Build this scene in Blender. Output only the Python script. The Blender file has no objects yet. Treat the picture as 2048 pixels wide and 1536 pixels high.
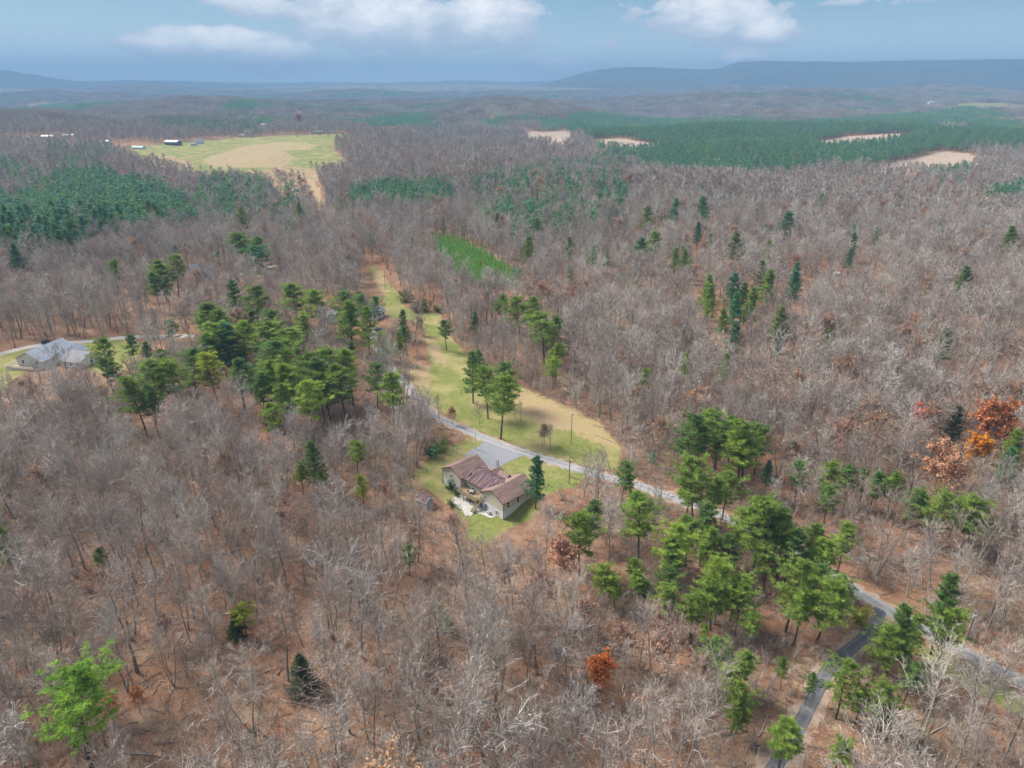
import bpy, bmesh, math, random
import numpy as np
from mathutils import Vector, Matrix, Euler
rad = math.radians
rng = np.random.default_rng(7)
random.seed(7)
SC = bpy.context.scene
COL = SC.collection

# ------------------------------------------------------------------ camera, sky, sun, exposure
CAM_Z, PITCH, FPX = 107.0, rad(23.17), 1409.0
cam_data = bpy.data.cameras.new('camera')
cam = bpy.data.objects.new('camera', cam_data); COL.objects.link(cam)
cam_data.sensor_width = 36.0
cam_data.lens = 36.0*FPX/2048
cam_data.clip_start = 1.0; cam_data.clip_end = 80000
cam.location = (0, 0, CAM_Z); cam.rotation_euler = (rad(90)-PITCH, 0, 0)
SC.camera = cam

SUN_EL, SUN_AZ = 44.0, -62.0         # azimuth from +Y, clockwise positive: sun stands behind-left of the hills
SC.view_settings.view_transform = 'Standard'
SC.view_settings.look = 'None'
SC.view_settings.gamma = 1.0
SC.view_settings.exposure = 1.84
SC.view_settings.use_curve_mapping = False
SC.render.engine = 'CYCLES'
cy = SC.cycles
cy.max_bounces = 4; cy.diffuse_bounces = 2; cy.glossy_bounces = 1; cy.transmission_bounces = 2
cy.volume_bounces = 1; cy.transparent_max_bounces = 4
cy.use_denoising = True; cy.denoiser = 'OPENIMAGEDENOISE'; cy.denoising_prefilter = 'ACCURATE'
cy.use_adaptive_sampling = True; cy.adaptive_threshold = 0.02
cy.caustics_reflective = False; cy.caustics_refractive = False

sun_data = bpy.data.lights.new('sun', 'SUN')
sun_data.energy = 2.4; sun_data.angle = rad(24); sun_data.color = (1.0, 0.95, 0.87)
sun = bpy.data.objects.new('sun', sun_data); COL.objects.link(sun)
sdir = Vector((math.sin(rad(SUN_AZ))*math.cos(rad(SUN_EL)), math.cos(rad(SUN_AZ))*math.cos(rad(SUN_EL)), math.sin(rad(SUN_EL))))
sun.rotation_euler = sdir.to_track_quat('Z', 'Y').to_euler()
sun.location = (0, 0, 300)

class NT:
    """small helper for writing node trees"""
    def __init__(s, tree): s.t = tree; s.n = tree.nodes; s.l = tree.links
    def new(s, typ, **kw):
        nd = s.n.new(typ)
        for k, v in kw.items():
            if k == 'inp':
                for i, val in v.items():
                    if hasattr(val, 'is_linked') or isinstance(val, bpy.types.NodeSocket): s.l.new(val, nd.inputs[i])
                    else: nd.inputs[i].default_value = val
            else: setattr(nd, k, v)
        return nd
    def math(s, op, a, b=None, c=None, clamp=False):
        nd = s.n.new('ShaderNodeMath'); nd.operation = op; nd.use_clamp = clamp
        for i, val in enumerate((a, b, c)):
            if val is None: continue
            if isinstance(val, bpy.types.NodeSocket): s.l.new(val, nd.inputs[i])
            else: nd.inputs[i].default_value = val
        return nd.outputs[0]
    def mix(s, f, a, b, blend='MIX'):
        nd = s.n.new('ShaderNodeMix'); nd.data_type = 'RGBA'; nd.blend_type = blend; nd.clamp_factor = True
        for i, val in ((0, f), (6, a), (7, b)):
            if isinstance(val, bpy.types.NodeSocket): s.l.new(val, nd.inputs[i])
            else: nd.inputs[i].default_value = (*val, 1) if i else val
        return nd.outputs[2]
    def noise(s, vec, scale, detail=3, rough=0.55, dim='3D'):
        nd = s.n.new('ShaderNodeTexNoise'); nd.noise_dimensions = dim
        nd.inputs['Scale'].default_value = scale; nd.inputs['Detail'].default_value = detail; nd.inputs['Roughness'].default_value = rough
        if vec is not None: s.l.new(vec, nd.inputs['Vector'])
        return nd.outputs[0]
    def ramp(s, f, lo, hi):
        nd = s.n.new('ShaderNodeMapRange'); nd.interpolation_type = 'SMOOTHSTEP'
        s.l.new(f, nd.inputs[0]); nd.inputs[1].default_value = lo; nd.inputs[2].default_value = hi
        return nd.outputs[0]

def build_world():
    w = bpy.data.worlds.new('World'); SC.world = w; w.use_nodes = True
    t = NT(w.node_tree); t.n.clear()
    sky = t.new('ShaderNodeTexSky', sky_type='NISHITA', sun_disc=False)
    sky.sun_elevation = rad(SUN_EL); sky.sun_rotation = rad(SUN_AZ)
    sky.altitude = 300; sky.air_density = 1.0; sky.dust_density = 0.6; sky.ozone_density = 2.0
    tc = t.new('ShaderNodeTexCoord').outputs['Generated']
    sep = t.new('ShaderNodeSeparateXYZ', inp={0: tc})
    X, Y, Z = sep.outputs
    hor = t.math('SQRT', t.math('ADD', t.math('MULTIPLY', X, X), t.math('MULTIPLY', Y, Y)))
    az = t.math('ARCTAN2', X, Y)                    # azimuth from +Y
    el = t.math('ARCTAN2', Z, hor)
    com = t.new('ShaderNodeCombineXYZ', inp={0: az, 1: t.math('MULTIPLY', el, 1.9), 2: 3.1}).outputs[0]
    n1 = t.noise(com, 21.0, 8, 0.62)
    n2 = t.noise(com, 4.2, 3, 0.5)
    # cumulus banks: (azimuth deg, elevation deg, radius az, radius el, strength)
    def dirof(px, py):
        a = (px-1024)/FPX; b = (768-py)/FPX
        y = math.cos(PITCH)+b*math.sin(PITCH); z = -math.sin(PITCH)+b*math.cos(PITCH)
        return math.atan2(a, y), math.atan2(z, math.hypot(a, y))
    banks = [(440, 92, 150, 34, 1.25), (545, 112, 90, 30, 1.2), (335, 90, 100, 17, 1.1), (540, 14, 130, 24, .75), (770, 48, 170, 62, 1), (950, 52, 130, 56, 1), (700, 15, 200, 40, .8),
             (1395, 34, 90, 36, 1), (1450, 46, 105, 48, 1), (1530, 68, 70, 28, 1), (1240, 22, 45, 17, .55), (1120, 132, 100, 22, .9), (1490, 118, 65, 19, 1.1), (1210, 112, 60, 30, .35), (1720, 2, 190, 9, .7),
             (2500, 40, 190, 45, 1), (-350, 60, 200, 40, 1), (-700, 100, 200, 30, 1), (3000, 70, 200, 35, 1)]
    dens, shade = None, None
    for px, py, rx, ry, st in banks:
        if 0 <= px <= 2048:
            a0, e0 = dirof(px, py); ra = rx/1500.0; re = ry/1440.0
        else:
            a0 = math.atan((px-1024)/FPX); e0 = rad(1.0+(170-py)/30); ra = rx/1500.0; re = ry/1440.0
        da = t.math('DIVIDE', t.math('SUBTRACT', az, a0), ra); de = t.math('DIVIDE', t.math('SUBTRACT', el, e0), re)
        d2 = t.math('ADD', t.math('MULTIPLY', da, da), t.math('MULTIPLY', de, de))
        m = t.math('MULTIPLY', t.math('SUBTRACT', 1.0, t.math('MULTIPLY', d2, 0.62)), st)
        m = t.math('MAXIMUM', m, 0.0)
        sh = t.math('MULTIPLY', m, t.math('ADD', t.math('MULTIPLY', de, 0.42), 0.5))
        dens = m if dens is None else t.math('MAXIMUM', dens, m)
        shade = sh if shade is None else t.math('MAXIMUM', shade, sh)
    # the rest of the sky (above and round about) carries the same broken cloud
    high = t.ramp(el, 0.20, 0.32)
    gen = t.math('MULTIPLY', t.math('SUBTRACT', n2, 0.36), t.math('MULTIPLY', high, 4.2))
    dens = t.math('MAXIMUM', dens, gen)
    shade = t.math('MAXIMUM', shade, t.math('MULTIPLY', gen, 0.55))
    nn = t.math('SUBTRACT', n1, 0.5)
    cov = t.ramp(t.math('ADD', dens, t.math('MULTIPLY', nn, 2.7)), 0.28, 0.47)
    gate = t.ramp(dens, 0.02, 0.16)
    cov = t.math('MULTIPLY', t.math('MULTIPLY', cov, gate), 0.93)
    lit = t.ramp(t.math('ADD', shade, t.math('MULTIPLY', nn, 1.3)), 0.10, 0.95)
    skyc = t.mix(0.75, sky.outputs[0], (1.05, 2.2, 3.0))
    skyc = t.mix(t.ramp(el, .10, -.01), skyc, (5.0, 6.2, 6.8))
    cc = t.mix(lit, (3.5, 3.9, 4.5), (8.6, 8.2, 7.9))
    colr = t.mix(cov, skyc, cc)
    bg = t.new('ShaderNodeBackground', inp={0: colr, 1: 0.05})
    out = t.new('ShaderNodeOutputWorld', inp={0: bg.outputs[0]})
build_world()

# ------------------------------------------------------------------ small helpers
def tag(o, label=None, cat=None, group=None, kind=None):
    if label: o['label'] = label
    if cat: o['category'] = cat
    if group: o['group'] = group
    if kind: o['kind'] = kind
    return o
def empty(name, loc=(0, 0, 0), rz=0.0, parent=None):
    o = bpy.data.objects.new(name, None); COL.objects.link(o)
    o.location = loc; o.rotation_euler = (0, 0, rz); o.parent = parent; o.empty_display_size = .5
    return o
def mesh_from(name, V, Fq, mats=(), midx=None, smooth=False):
    """V (n,3) array, Fq list of index arrays (each (k,3) or (k,4))"""
    me = bpy.data.meshes.new(name)
    V = np.asarray(V, dtype=np.float32)
    loops, starts, tot = [], [], 0
    for F in Fq:
        F = np.asarray(F, dtype=np.int32)
        if len(F) == 0: continue
        k = F.shape[1]
        starts.append(tot+np.arange(len(F))*k); loops.append(F.ravel()); tot += F.size
    me.vertices.add(len(V)); me.vertices.foreach_set('co', V.ravel())
    me.loops.add(tot); me.loops.foreach_set('vertex_index', np.concatenate(loops))
    st = np.concatenate(starts).astype(np.int32)
    me.polygons.add(len(st)); me.polygons.foreach_set('loop_start', st)
    for m in mats: me.materials.append(m)
    if midx is not None: me.polygons.foreach_set('material_index', np.asarray(midx, dtype=np.int32))
    me.polygons.foreach_set('use_smooth', np.full(len(st), smooth))
    me.update(calc_edges=True)
    return me
def link(name, me, parent=None, loc=None):
    o = bpy.data.objects.new(name, me); COL.objects.link(o); o.parent = parent
    if loc is not None: o.location = loc
    return o
class MB:
    """collects boxes, prisms and tubes into one mesh"""
    def __init__(s): s.v = []; s.f = []
    def add(s, vs, fs):
        b = len(s.v); s.v += [tuple(p) for p in vs]; s.f += [tuple(b+i for i in f) for f in fs]; return s
    def box(s, x0, x1, y0, y1, z0, z1):
        return s.add([(x0,y0,z0),(x1,y0,z0),(x1,y1,z0),(x0,y1,z0),(x0,y0,z1),(x1,y0,z1),(x1,y1,z1),(x0,y1,z1)],
                     [(0,3,2,1),(4,5,6,7),(0,1,5,4),(1,2,6,5),(2,3,7,6),(3,0,4,7)])
    def tube(s, p0, p1, r0, r1=None, n=8, cap=True):
        r1 = r0 if r1 is None else r1
        p0, p1 = Vector(p0), Vector(p1); d = (p1-p0).normalized()
        a = d.orthogonal().normalized(); b = d.cross(a)
        vs = [p0+(a*math.cos(2*math.pi*i/n)+b*math.sin(2*math.pi*i/n))*r0 for i in range(n)]
        vs += [p1+(a*math.cos(2*math.pi*i/n)+b*math.sin(2*math.pi*i/n))*r1 for i in range(n)]
        fs = [(i, (i+1) % n, n+(i+1) % n, n+i) for i in range(n)]
        if cap: fs += [tuple(range(n-1, -1, -1)), tuple(range(n, 2*n))]
        return s.add(vs, fs)
    def bar(s, p0, p1, w, h):
        p0, p1 = Vector(p0), Vector(p1); d = (p1-p0).normalized()
        side = d.cross(Vector((0, 0, 1)));
        side = side.normalized() if side.length > 1e-4 else Vector((1, 0, 0))
        up = side.cross(d).normalized()
        vs = []
        for p in (p0, p1):
            for a, b in ((-1,-1),(1,-1),(1,1),(-1,1)): vs.append(p+side*a*w/2+up*b*h/2)
        return s.add(vs, [(0,3,2,1),(4,5,6,7),(0,1,5,4),(1,2,6,5),(2,3,7,6),(3,0,4,7)])
    def build(s, name, m, parent=None, loc=None, rz=None):
        me = bpy.data.meshes.new(name); me.from_pydata(s.v, [], s.f); me.materials.append(m); me.update()
        o = link(name, me, parent, loc)
        if rz is not None: o.rotation_euler = (0, 0, rz)
        return o

# ------------------------------------------------------------------ terrain
UH = np.array([.70, -.714]); UH /= np.linalg.norm(UH); VH = np.array([-UH[1], UH[0]])
CH = np.array([-2.4, 162.0])              # main house: right front corner
def _hash(i, j, s):
    n = (i*374761393 + j*668265263 + s*1442695041) & 0xFFFFFFFF
    n = ((n ^ (n >> 13))*1274126177) & 0xFFFFFFFF
    return ((n ^ (n >> 16)) & 0xFFFF)/65535.0
def vnoise(x, y, s=0):
    x = np.asarray(x, float); y = np.asarray(y, float)
    xi = np.floor(x).astype(np.int64); yi = np.floor(y).astype(np.int64)
    fx = x-xi; fy = y-yi; fx = fx*fx*(3-2*fx); fy = fy*fy*(3-2*fy)
    a = _hash(xi, yi, s); b = _hash(xi+1, yi, s); c = _hash(xi, yi+1, s); d = _hash(xi+1, yi+1, s)
    return (a*(1-fx)+b*fx)*(1-fy)+(c*(1-fx)+d*fx)*fy
def sst(a, b, x):
    t = np.clip((x-a)/(b-a), 0, 1); return t*t*(3-2*t)
def HT(x, y):
    x = np.asarray(x, float); y = np.asarray(y, float)
    r = np.hypot(x, y)
    vv = (x-CH[0])*VH[0]+(y-CH[1])*VH[1]
    h = -0.25-2.3*sst(10.5, 0.5, vv)*sst(60, 25, np.hypot(x-CH[0]+8, y-CH[1]-6))
    h = h-np.clip(-vv-25, 0, 60)*0.05
    h = h+(vnoise(x/45, y/45, 3)-.5)*2.4*sst(40, 80, np.hypot(x-CH[0]+8, y-CH[1]-8))
    h = h+(vnoise(x/230+.3, y/230, 5)-.5)*24*sst(260, 800, r)
    h = h+(vnoise(x/560, y/480+.4, 9)-.52)*66*sst(700, 2400, r)
    h = h+(vnoise(x/1500, y/1000, 11)-.5)*120*sst(1700, 4200, r)
    # the farm field lies on a low swell
    h = h+9*np.exp(-(((x+480)/420)**2+((y-1500)/380)**2))
    return h
def ray(px, py):
    a = (px-1024)/FPX; b = (768-py)/FPX
    return np.array([a, math.cos(PITCH)+b*math.sin(PITCH), -math.sin(PITCH)+b*math.cos(PITCH)])
TT = np.geomspace(60, 15500, 900)
def hit(px, py, dz=0.0):
    """where the line of sight through a point of the photograph meets the ground raised by dz"""
    d = ray(px, py)
    z = CAM_Z+TT*d[2]; g = HT(TT*d[0], TT*d[1])+dz
    below = np.nonzero(z < g)[0]
    if len(below) == 0: t = TT[-1]
    else:
        i = max(below[0], 1); e0 = z[i-1]-g[i-1]; e1 = z[i]-g[i]
        t = TT[i-1]+(TT[i]-TT[i-1])*e0/(e0-e1)
    return np.array([t*d[0], t*d[1]])
def project(x, y, z):
    dy = y; dz = z-CAM_Z
    depth = dy*math.cos(PITCH)-dz*math.sin(PITCH)
    up = dy*math.sin(PITCH)+dz*math.cos(PITCH)
    return 1024+FPX*x/depth, 768-FPX*up/depth, depth
def world_poly(pts, dz=0.0): return np.array([hit(px, py, dz) for px, py in pts])
def inside(P, x, y):
    x = np.asarray(x); y = np.asarray(y); res = np.zeros(x.shape, bool); n = len(P)
    for i in range(n):
        x0, y0 = P[i]; x1, y1 = P[(i+1) % n]
        if y0 == y1: continue
        c = ((y0 > y) != (y1 > y)) & (x < (x1-x0)*(y-y0)/(y1-y0)+x0)
        res ^= c
    return res
def seg_dist(line, x, y):
    d = np.full(np.shape(x), 1e9)
    for (x0, y0), (x1, y1) in zip(line[:-1], line[1:]):
        L = (x1-x0)**2+(y1-y0)**2+1e-9
        t = np.clip(((x-x0)*(x1-x0)+(y-y0)*(y1-y0))/L, 0, 1)
        d = np.minimum(d, np.hypot(x-x0-t*(x1-x0), y-y0-t*(y1-y0)))
    return d

# ground covers, traced where they lie on the ground
LAWN = [
    [(742,527),(762,545),(790,580),(812,618),(880,627),(893,668),(925,700),(975,752),(1045,775),(1120,808),(1200,848),(1243,895),(1237,940),(1195,938),(1130,922),(1060,900),(1000,878),(930,850),(880,822),(850,795),(820,755),(862,735),(853,690),(846,645),(772,632),(768,590),(740,545)],
    [(825,950),(850,925),(875,905),(935,880),(972,868),(1000,885),(1100,915),(1180,945),(1150,975),(1085,990),(1070,1030),(1010,1060),(975,1090),(930,1075),(935,1040),(880,1000)],
    [(-60,712),(50,700),(75,706),(62,735)],
    [(-60,712),(60,700),(62,735),(30,760),(-10,800),(-80,800)],
    [(150,690),(210,678),(275,676),(285,700),(245,745),(190,748),(150,712)],
    [(505,548),(535,538),(552,545),(530,560)],
    [(1690,1215),(1735,1212),(1738,1235),(1715,1262),(1695,1245)],
    [(1850,1285),(1960,1345),(2060,1400),(2060,1440),(1900,1360),(1830,1310)],
]
FIELD = [(236,303),(262,294),(330,288),(420,280),(560,271),(700,268),(716,273),(667,289),(668,300),(690,325),(640,334),(560,333),(520,340),(470,345),(395,346),(380,322),(335,310),(290,312)]
TAN = [
    [(745,530),(765,540),(785,590),(770,600),(745,560)],
    [(800,740),(850,715),(870,745),(850,790),(825,770)],
    [(1030,770),(1120,806),(1200,846),(1240,895),(1215,900),(1150,870),(1080,850),(1020,820)],
    [(840,660),(880,680),(900,740),(870,740)],
    [(605,345),(625,340),(645,390),(660,430),(640,432),(618,390)],
    [(1075,264),(1135,262),(1140,279),(1085,280)],
    [(1192,281),(1240,280),(1300,291),(1290,294),(1220,291)],
    [(1640,284),(1700,274),(1805,269),(1812,275),(1760,282),(1690,286)],
    [(1765,334),(1870,306),(1935,310),(1935,325),(1860,331)],
    [(1615,560),(1660,553),(1745,560),(1740,572),(1660,575)],
    [(1050,405),(1110,400),(1120,408),(1060,412)],
    [(30,214),(125,204),(128,208),(60,217)],
    [(400,318),(440,306),(480,292),(560,283),(640,290),(620,300),(560,302),(600,318),(560,334),(470,338),(420,334)],
]
FARFIELD = [[(1905,211),(1945,205),(2015,206),(2012,213),(1950,219),(1925,222)], [(740,258),(800,248),(805,252),(750,264)], [(15,277),(150,270),(152,273),(18,282)], [(160,179),(200,179),(198,181),(165,182)]]
BRUSH = [[(470,350),(520,342),(612,345),(625,390),(640,430),(600,420),(560,410),(520,385)]]
YARD = [[(890,1075),(950,1080),(960,1120),(910,1150),(880,1120)], [(600,350),(630,345),(665,430),(635,435)]]
LAWN_W = [world_poly(p) for p in LAWN]; FIELD_W = world_poly(FIELD)
TAN_W = [world_poly(p) for p in TAN]; FAR_W = [world_poly(p) for p in FARFIELD]
BRUSH_W = [world_poly(p) for p in BRUSH]; YARD_W = [world_poly(p) for p in YARD]

OPEN = [[(215,300),(300,330),(395,356),(560,362),(640,362),(640,330),(300,300)],[(236,303),(262,294),(668,296),(690,330),(700,345),(640,352),(560,350),(480,362),(395,362),(380,338),(330,322),(290,324)],
    [(1055,263),(1140,260),(1155,280),(1125,296),(1055,290)],[(1180,279),(1240,276),(1310,288),(1345,301),(1270,308),(1190,299)],[(1610,288),(1690,273),(1770,268),(1820,267),(1840,277),(1750,293),(1640,302)],[(1720,342),(1800,320),(1870,302),(1945,307),(1960,332),(1890,347),(1780,352)],
    [(1890,211),(2030,208),(2030,226),(1900,226)],[(180,286),(300,283),(300,304),(190,296)],[(735,256),(810,250),(812,262),(735,270)],[(10,276),(160,270),(160,282),(10,288)],[(515,250),(548,250),(548,262),(515,262)],[(1850,206),(1880,206),(1880,214),(1850,214)]]
OPEN += [[(850,474),(905,500),(990,568),(1000,590),(960,600),(880,560),(845,505)],[(728,515),(765,525),(815,600),(830,645),(790,660),(740,640),(722,600)],[(-80,780),(60,760),(180,745),(255,740),(270,790),(180,800),(60,815),(-80,830)],
    [(700,645),(775,645),(778,700),(740,705),(705,680)],[(510,545),(575,535),(560,575),(510,575)],[(378,560),(440,560),(440,585),(380,585)],[(1600,555),(1750,556),(1755,590),(1600,590)],[(860,600),(890,615),(870,690),(850,680)],
    [(850,780),(900,800),(960,850),(940,875),(880,850),(845,815)],[(185,690),(290,690),(280,720),(200,750)],[(940,1030),(1060,1035),(1075,1010),(1075,1040),(1000,1075),(930,1080)]]
OPEN_W = [world_poly(p) for p in OPEN]
ROAD_PX = [(742,655),(752,690),(768,718),(790,745),(815,772),(838,803),(865,828),(900,846),(945,866),(1000,888),(1060,908),(1130,930),(1200,950),(1280,972),(1360,1000),(1440,1030),(1530,1072),(1620,1122),(1690,1168),(1750,1205),(1820,1245),(1890,1283),(1970,1325),(2060,1372),(2260,1475)]
LANE_PX = [(1762,1218),(1742,1262),(1700,1298),(1660,1335),(1630,1390),(1605,1440),(1575,1492),(1545,1540),(1480,1640)]
BACK_PX = [(390,672),(300,673),(240,676),(190,681),(150,685),(110,686),(70,692),(20,703),(-60,725)]
UP_PX = [(470,552),(500,543),(530,536),(575,529)]
def smooth_line(P, step):
    P = np.array(P, float); out = []
    for i in range(len(P)-1):
        p0 = P[max(i-1, 0)]; p1 = P[i]; p2 = P[i+1]; p3 = P[min(i+2, len(P)-1)]
        n = max(2, int(np.linalg.norm(p2-p1)/step))
        for k in range(n):
            t = k/n
            out.append(.5*((2*p1)+(-p0+p2)*t+(2*p0-5*p1+4*p2-p3)*t*t+(-p0+3*p1-3*p2+p3)*t**3))
    out.append(P[-1]); return np.array(out)
ROAD = smooth_line([hit(*p) for p in ROAD_PX], 1.5); LANE = smooth_line([hit(*p) for p in LANE_PX], 1.5)
BACK = smooth_line([hit(*p) for p in BACK_PX], 3); UPR = smooth_line([hit(*p) for p in UP_PX], 4)
PAD_PX = [(972,868),(1000,884),(1062,908),(1040,914),(1012,926),(992,940),(975,938),(962,926),(945,916),(925,914),(940,901),(958,893),(968,884)]
PAD = world_poly(PAD_PX)
PAD2 = world_poly([(85,693),(118,683),(152,684),(160,690),(150,701),(120,708),(92,703)])

# ------------------------------------------------------------------ materials
def mat(name, build):
    m = bpy.data.materials.new(name); m.use_nodes = True
    t = NT(m.node_tree); t.n.clear(); build(t); return m
def surf(t, color, rough=0.85, bump=None, spec=0.25):
    b = t.n.new('ShaderNodeBsdfPrincipled')
    if isinstance(color, bpy.types.NodeSocket): t.l.new(color, b.inputs['Base Color'])
    else: b.inputs['Base Color'].default_value = (*color, 1)
    b.inputs['Roughness'].default_value = rough; b.inputs['Specular IOR Level'].default_value = spec
    if bump is not None:
        bn = t.new('ShaderNodeBump', inp={'Height': bump[0], 'Strength': bump[1], 'Distance': bump[2]})
        t.l.new(bn.outputs[0], b.inputs['Normal'])
    t.new('ShaderNodeOutputMaterial', inp={0: b.outputs[0]})
def pos(t): return t.new('ShaderNodeNewGeometry').outputs['Position']
def objc(t): return t.new('ShaderNodeTexCoord').outputs['Object']
def scaled(t, vec, s): return t.new('ShaderNodeMapping', inp={0: vec, 3: s}).outputs[0]

def ground_mat():
    def f(t):
        P = pos(t)
        fine = t.noise(P, 1.1, 5, .75); mid = t.noise(P, 0.16, 4, .6); big = t.noise(P, 0.018, 3, .5)
        spk = t.noise(P, 3.2, 2, .8)
        lit = t.mix(t.ramp(fine, .36, .64), (.100, .054, .036), (.275, .155, .098))
        lit = t.mix(t.ramp(mid, .42, .70), lit, (.25, .175, .12))
        lit = t.mix(t.ramp(big, .35, .68), lit, (.255, .130, .076))
        lit = t.mix(t.math('MULTIPLY', t.ramp(spk, .54, .66), .75), lit, (.46, .28, .18))
        lit = t.mix(t.math('MULTIPLY', t.ramp(t.noise(P, .55, 5, .8), .50, .62), .55), lit, (.10, .050, .032))
        lit = t.mix(t.math('MULTIPLY', t.ramp(t.noise(P, .045, 5, .7), .54, .66), .5), lit, (.20, .17, .085))
        at = t.new('ShaderNodeAttribute', attribute_name='cover')
        s = t.new('ShaderNodeSeparateColor', inp={0: at.outputs[0]})
        jag = t.math('MULTIPLY', t.math('SUBTRACT', mid, .5), .9)
        gr = t.mix(t.ramp(fine, .3, .7), (.115, .140, .035), (.215, .225, .070))
        gr = t.mix(t.ramp(t.noise(P, .07, 4, .6), .42, .66), gr, (.29, .245, .11))
        tn = t.mix(t.ramp(fine, .3, .7), (.27, .20, .10), (.38, .29, .16))
        tn = t.mix(t.ramp(big, .4, .6), tn, (.33, .235, .15))
        dirt = t.mix(t.ramp(fine, .3, .7), (.30, .22, .17), (.42, .33, .26))
        c = t.mix(t.ramp(t.math('ADD', s.outputs[0], jag), .35, .65), lit, gr)
        c = t.mix(t.ramp(t.math('ADD', s.outputs[1], jag), .35, .65), c, tn)
        c = t.mix(t.ramp(t.math('ADD', s.outputs[2], jag), .35, .65), c, dirt)
        surf(t, c, 0.95, (t.math('ADD', fine, spk), .5, .25), .1)
    return mat('leaf_litter_ground', f)
def far_mat(name, a, b, c3, s1, s2):
    def f(t):
        P = pos(t)
        c = t.mix(t.ramp(t.noise(P, s1, 6, .7), .35, .65), a, b)
        c = t.mix(t.ramp(t.noise(P, s2, 5, .6), .5, .66), c, c3)
        surf(t, c, 1.0, (t.noise(P, s1*1.6, 5, .8), 1.0, 30), .0)
    return mat(name, f)
def paved(name, a, b, c3, sc=1.0):
    def f(t):
        P = pos(t)
        c = t.mix(t.ramp(t.noise(P, 5*sc, 4, .8), .3, .7), a, b)
        c = t.mix(t.ramp(t.noise(P, .35*sc, 5, .65), .45, .68), c, c3)
        c = t.mix(t.math('MULTIPLY', t.ramp(t.noise(P, 1.3, 6, .8), .56, .62), .55), c, (.055, .055, .06))
        ac = t.math('ABSOLUTE', t.new('ShaderNodeAttribute', attribute_name='across').outputs['Fac'])
        wob = t.math('MULTIPLY', t.math('SUBTRACT', t.noise(P, .4, 3, .6), .5), .3)
        tr = t.math('ABSOLUTE', t.math('SUBTRACT', t.math('ADD', ac, wob), .48))
        c = t.mix(t.math('MULTIPLY', t.ramp(tr, .26, .06), .45), c, tuple(min(1, x*1.35) for x in b))
        c = t.mix(t.math('MULTIPLY', t.ramp(t.math('ADD', ac, t.math('MULTIPLY', wob, 1.6)), .74, 1.0), .8), c, (.24, .16, .10))
        surf(t, c, .9, (t.noise(P, 14, 2, .7), .25, .02), .2)
    return mat(name, f)
def plain(name, c, rough=.7, var=.12, sc=3.0, metallic=0):
    def f(t):
        P = objc(t)
        k = t.noise(P, sc, 4, .65)
        surf(t, t.mix(t.ramp(k, .3, .72), tuple(x*(1-var) for x in c), tuple(min(1, x*(1+var)) for x in c)), rough, None, .4)
    return mat(name, f)
def siding(name, c, horizontal=True, step=.2):
    def f(t):
        P = objc(t)
        s = t.new('ShaderNodeSeparateXYZ', inp={0: P})
        if horizontal: w = s.outputs[2]
        else: w = t.math('ADD', s.outputs[0], s.outputs[1])
        fr = t.math('FRACT', t.math('DIVIDE', w, step))
        groove = t.ramp(fr, 0.0, .16)
        k = t.noise(P, .8, 4, .6)
        col = t.mix(t.ramp(k, .3, .7), tuple(x*.86 for x in c), c)
        surf(t, t.mix(groove, tuple(x*.72 for x in c), col), .6, (groove, .6, .03), .3)
    return mat(name, f)
def roof_shingle(name, a, b, stain, amount):
    def f(t):
        P = objc(t)
        k = t.noise(P, 2.6, 5, .75)
        c = t.mix(t.ramp(k, .3, .7), a, b)
        st = t.noise(scaled(t, P, (1.5, .22, .22)), 1.0, 4, .6)
        c = t.mix(t.math('MULTIPLY', t.ramp(st, .34, .62), amount), c, stain)
        z = t.new('ShaderNodeSeparateXYZ', inp={0: P}).outputs[2]
        row = t.ramp(t.math('FRACT', t.math('DIVIDE', z, .11)), 0, .25)
        c = t.mix(row, t.mix(.35, c, (.05, .03, .04)), c)
        surf(t, c, .9, (t.math('ADD', row, k), .5, .03), .15)
    return mat(name, f)
def roof_metal(name, c):
    def f(t):
        P = objc(t)
        c2 = t.mix(t.ramp(t.noise(P, .5, 4, .6), .35, .65), tuple(x*.82 for x in c), c)
        surf(t, c2, .45, None, .5)
    return mat(name, f)
def glass_dark():
    def f(t): surf(t, (.018, .022, .030), .12, None, .6)
    return mat('window_glass', f)
def wood(name, c, sc=2.0):
    def f(t):
        P = objc(t)
        k = t.noise(scaled(t, P, (1.0, 6.0, 1.0)), sc, 4, .7)
        surf(t, t.mix(t.ramp(k, .3, .7), tuple(x*.68 for x in c), c), .8, None, .2)
    return mat(name, f)

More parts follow.
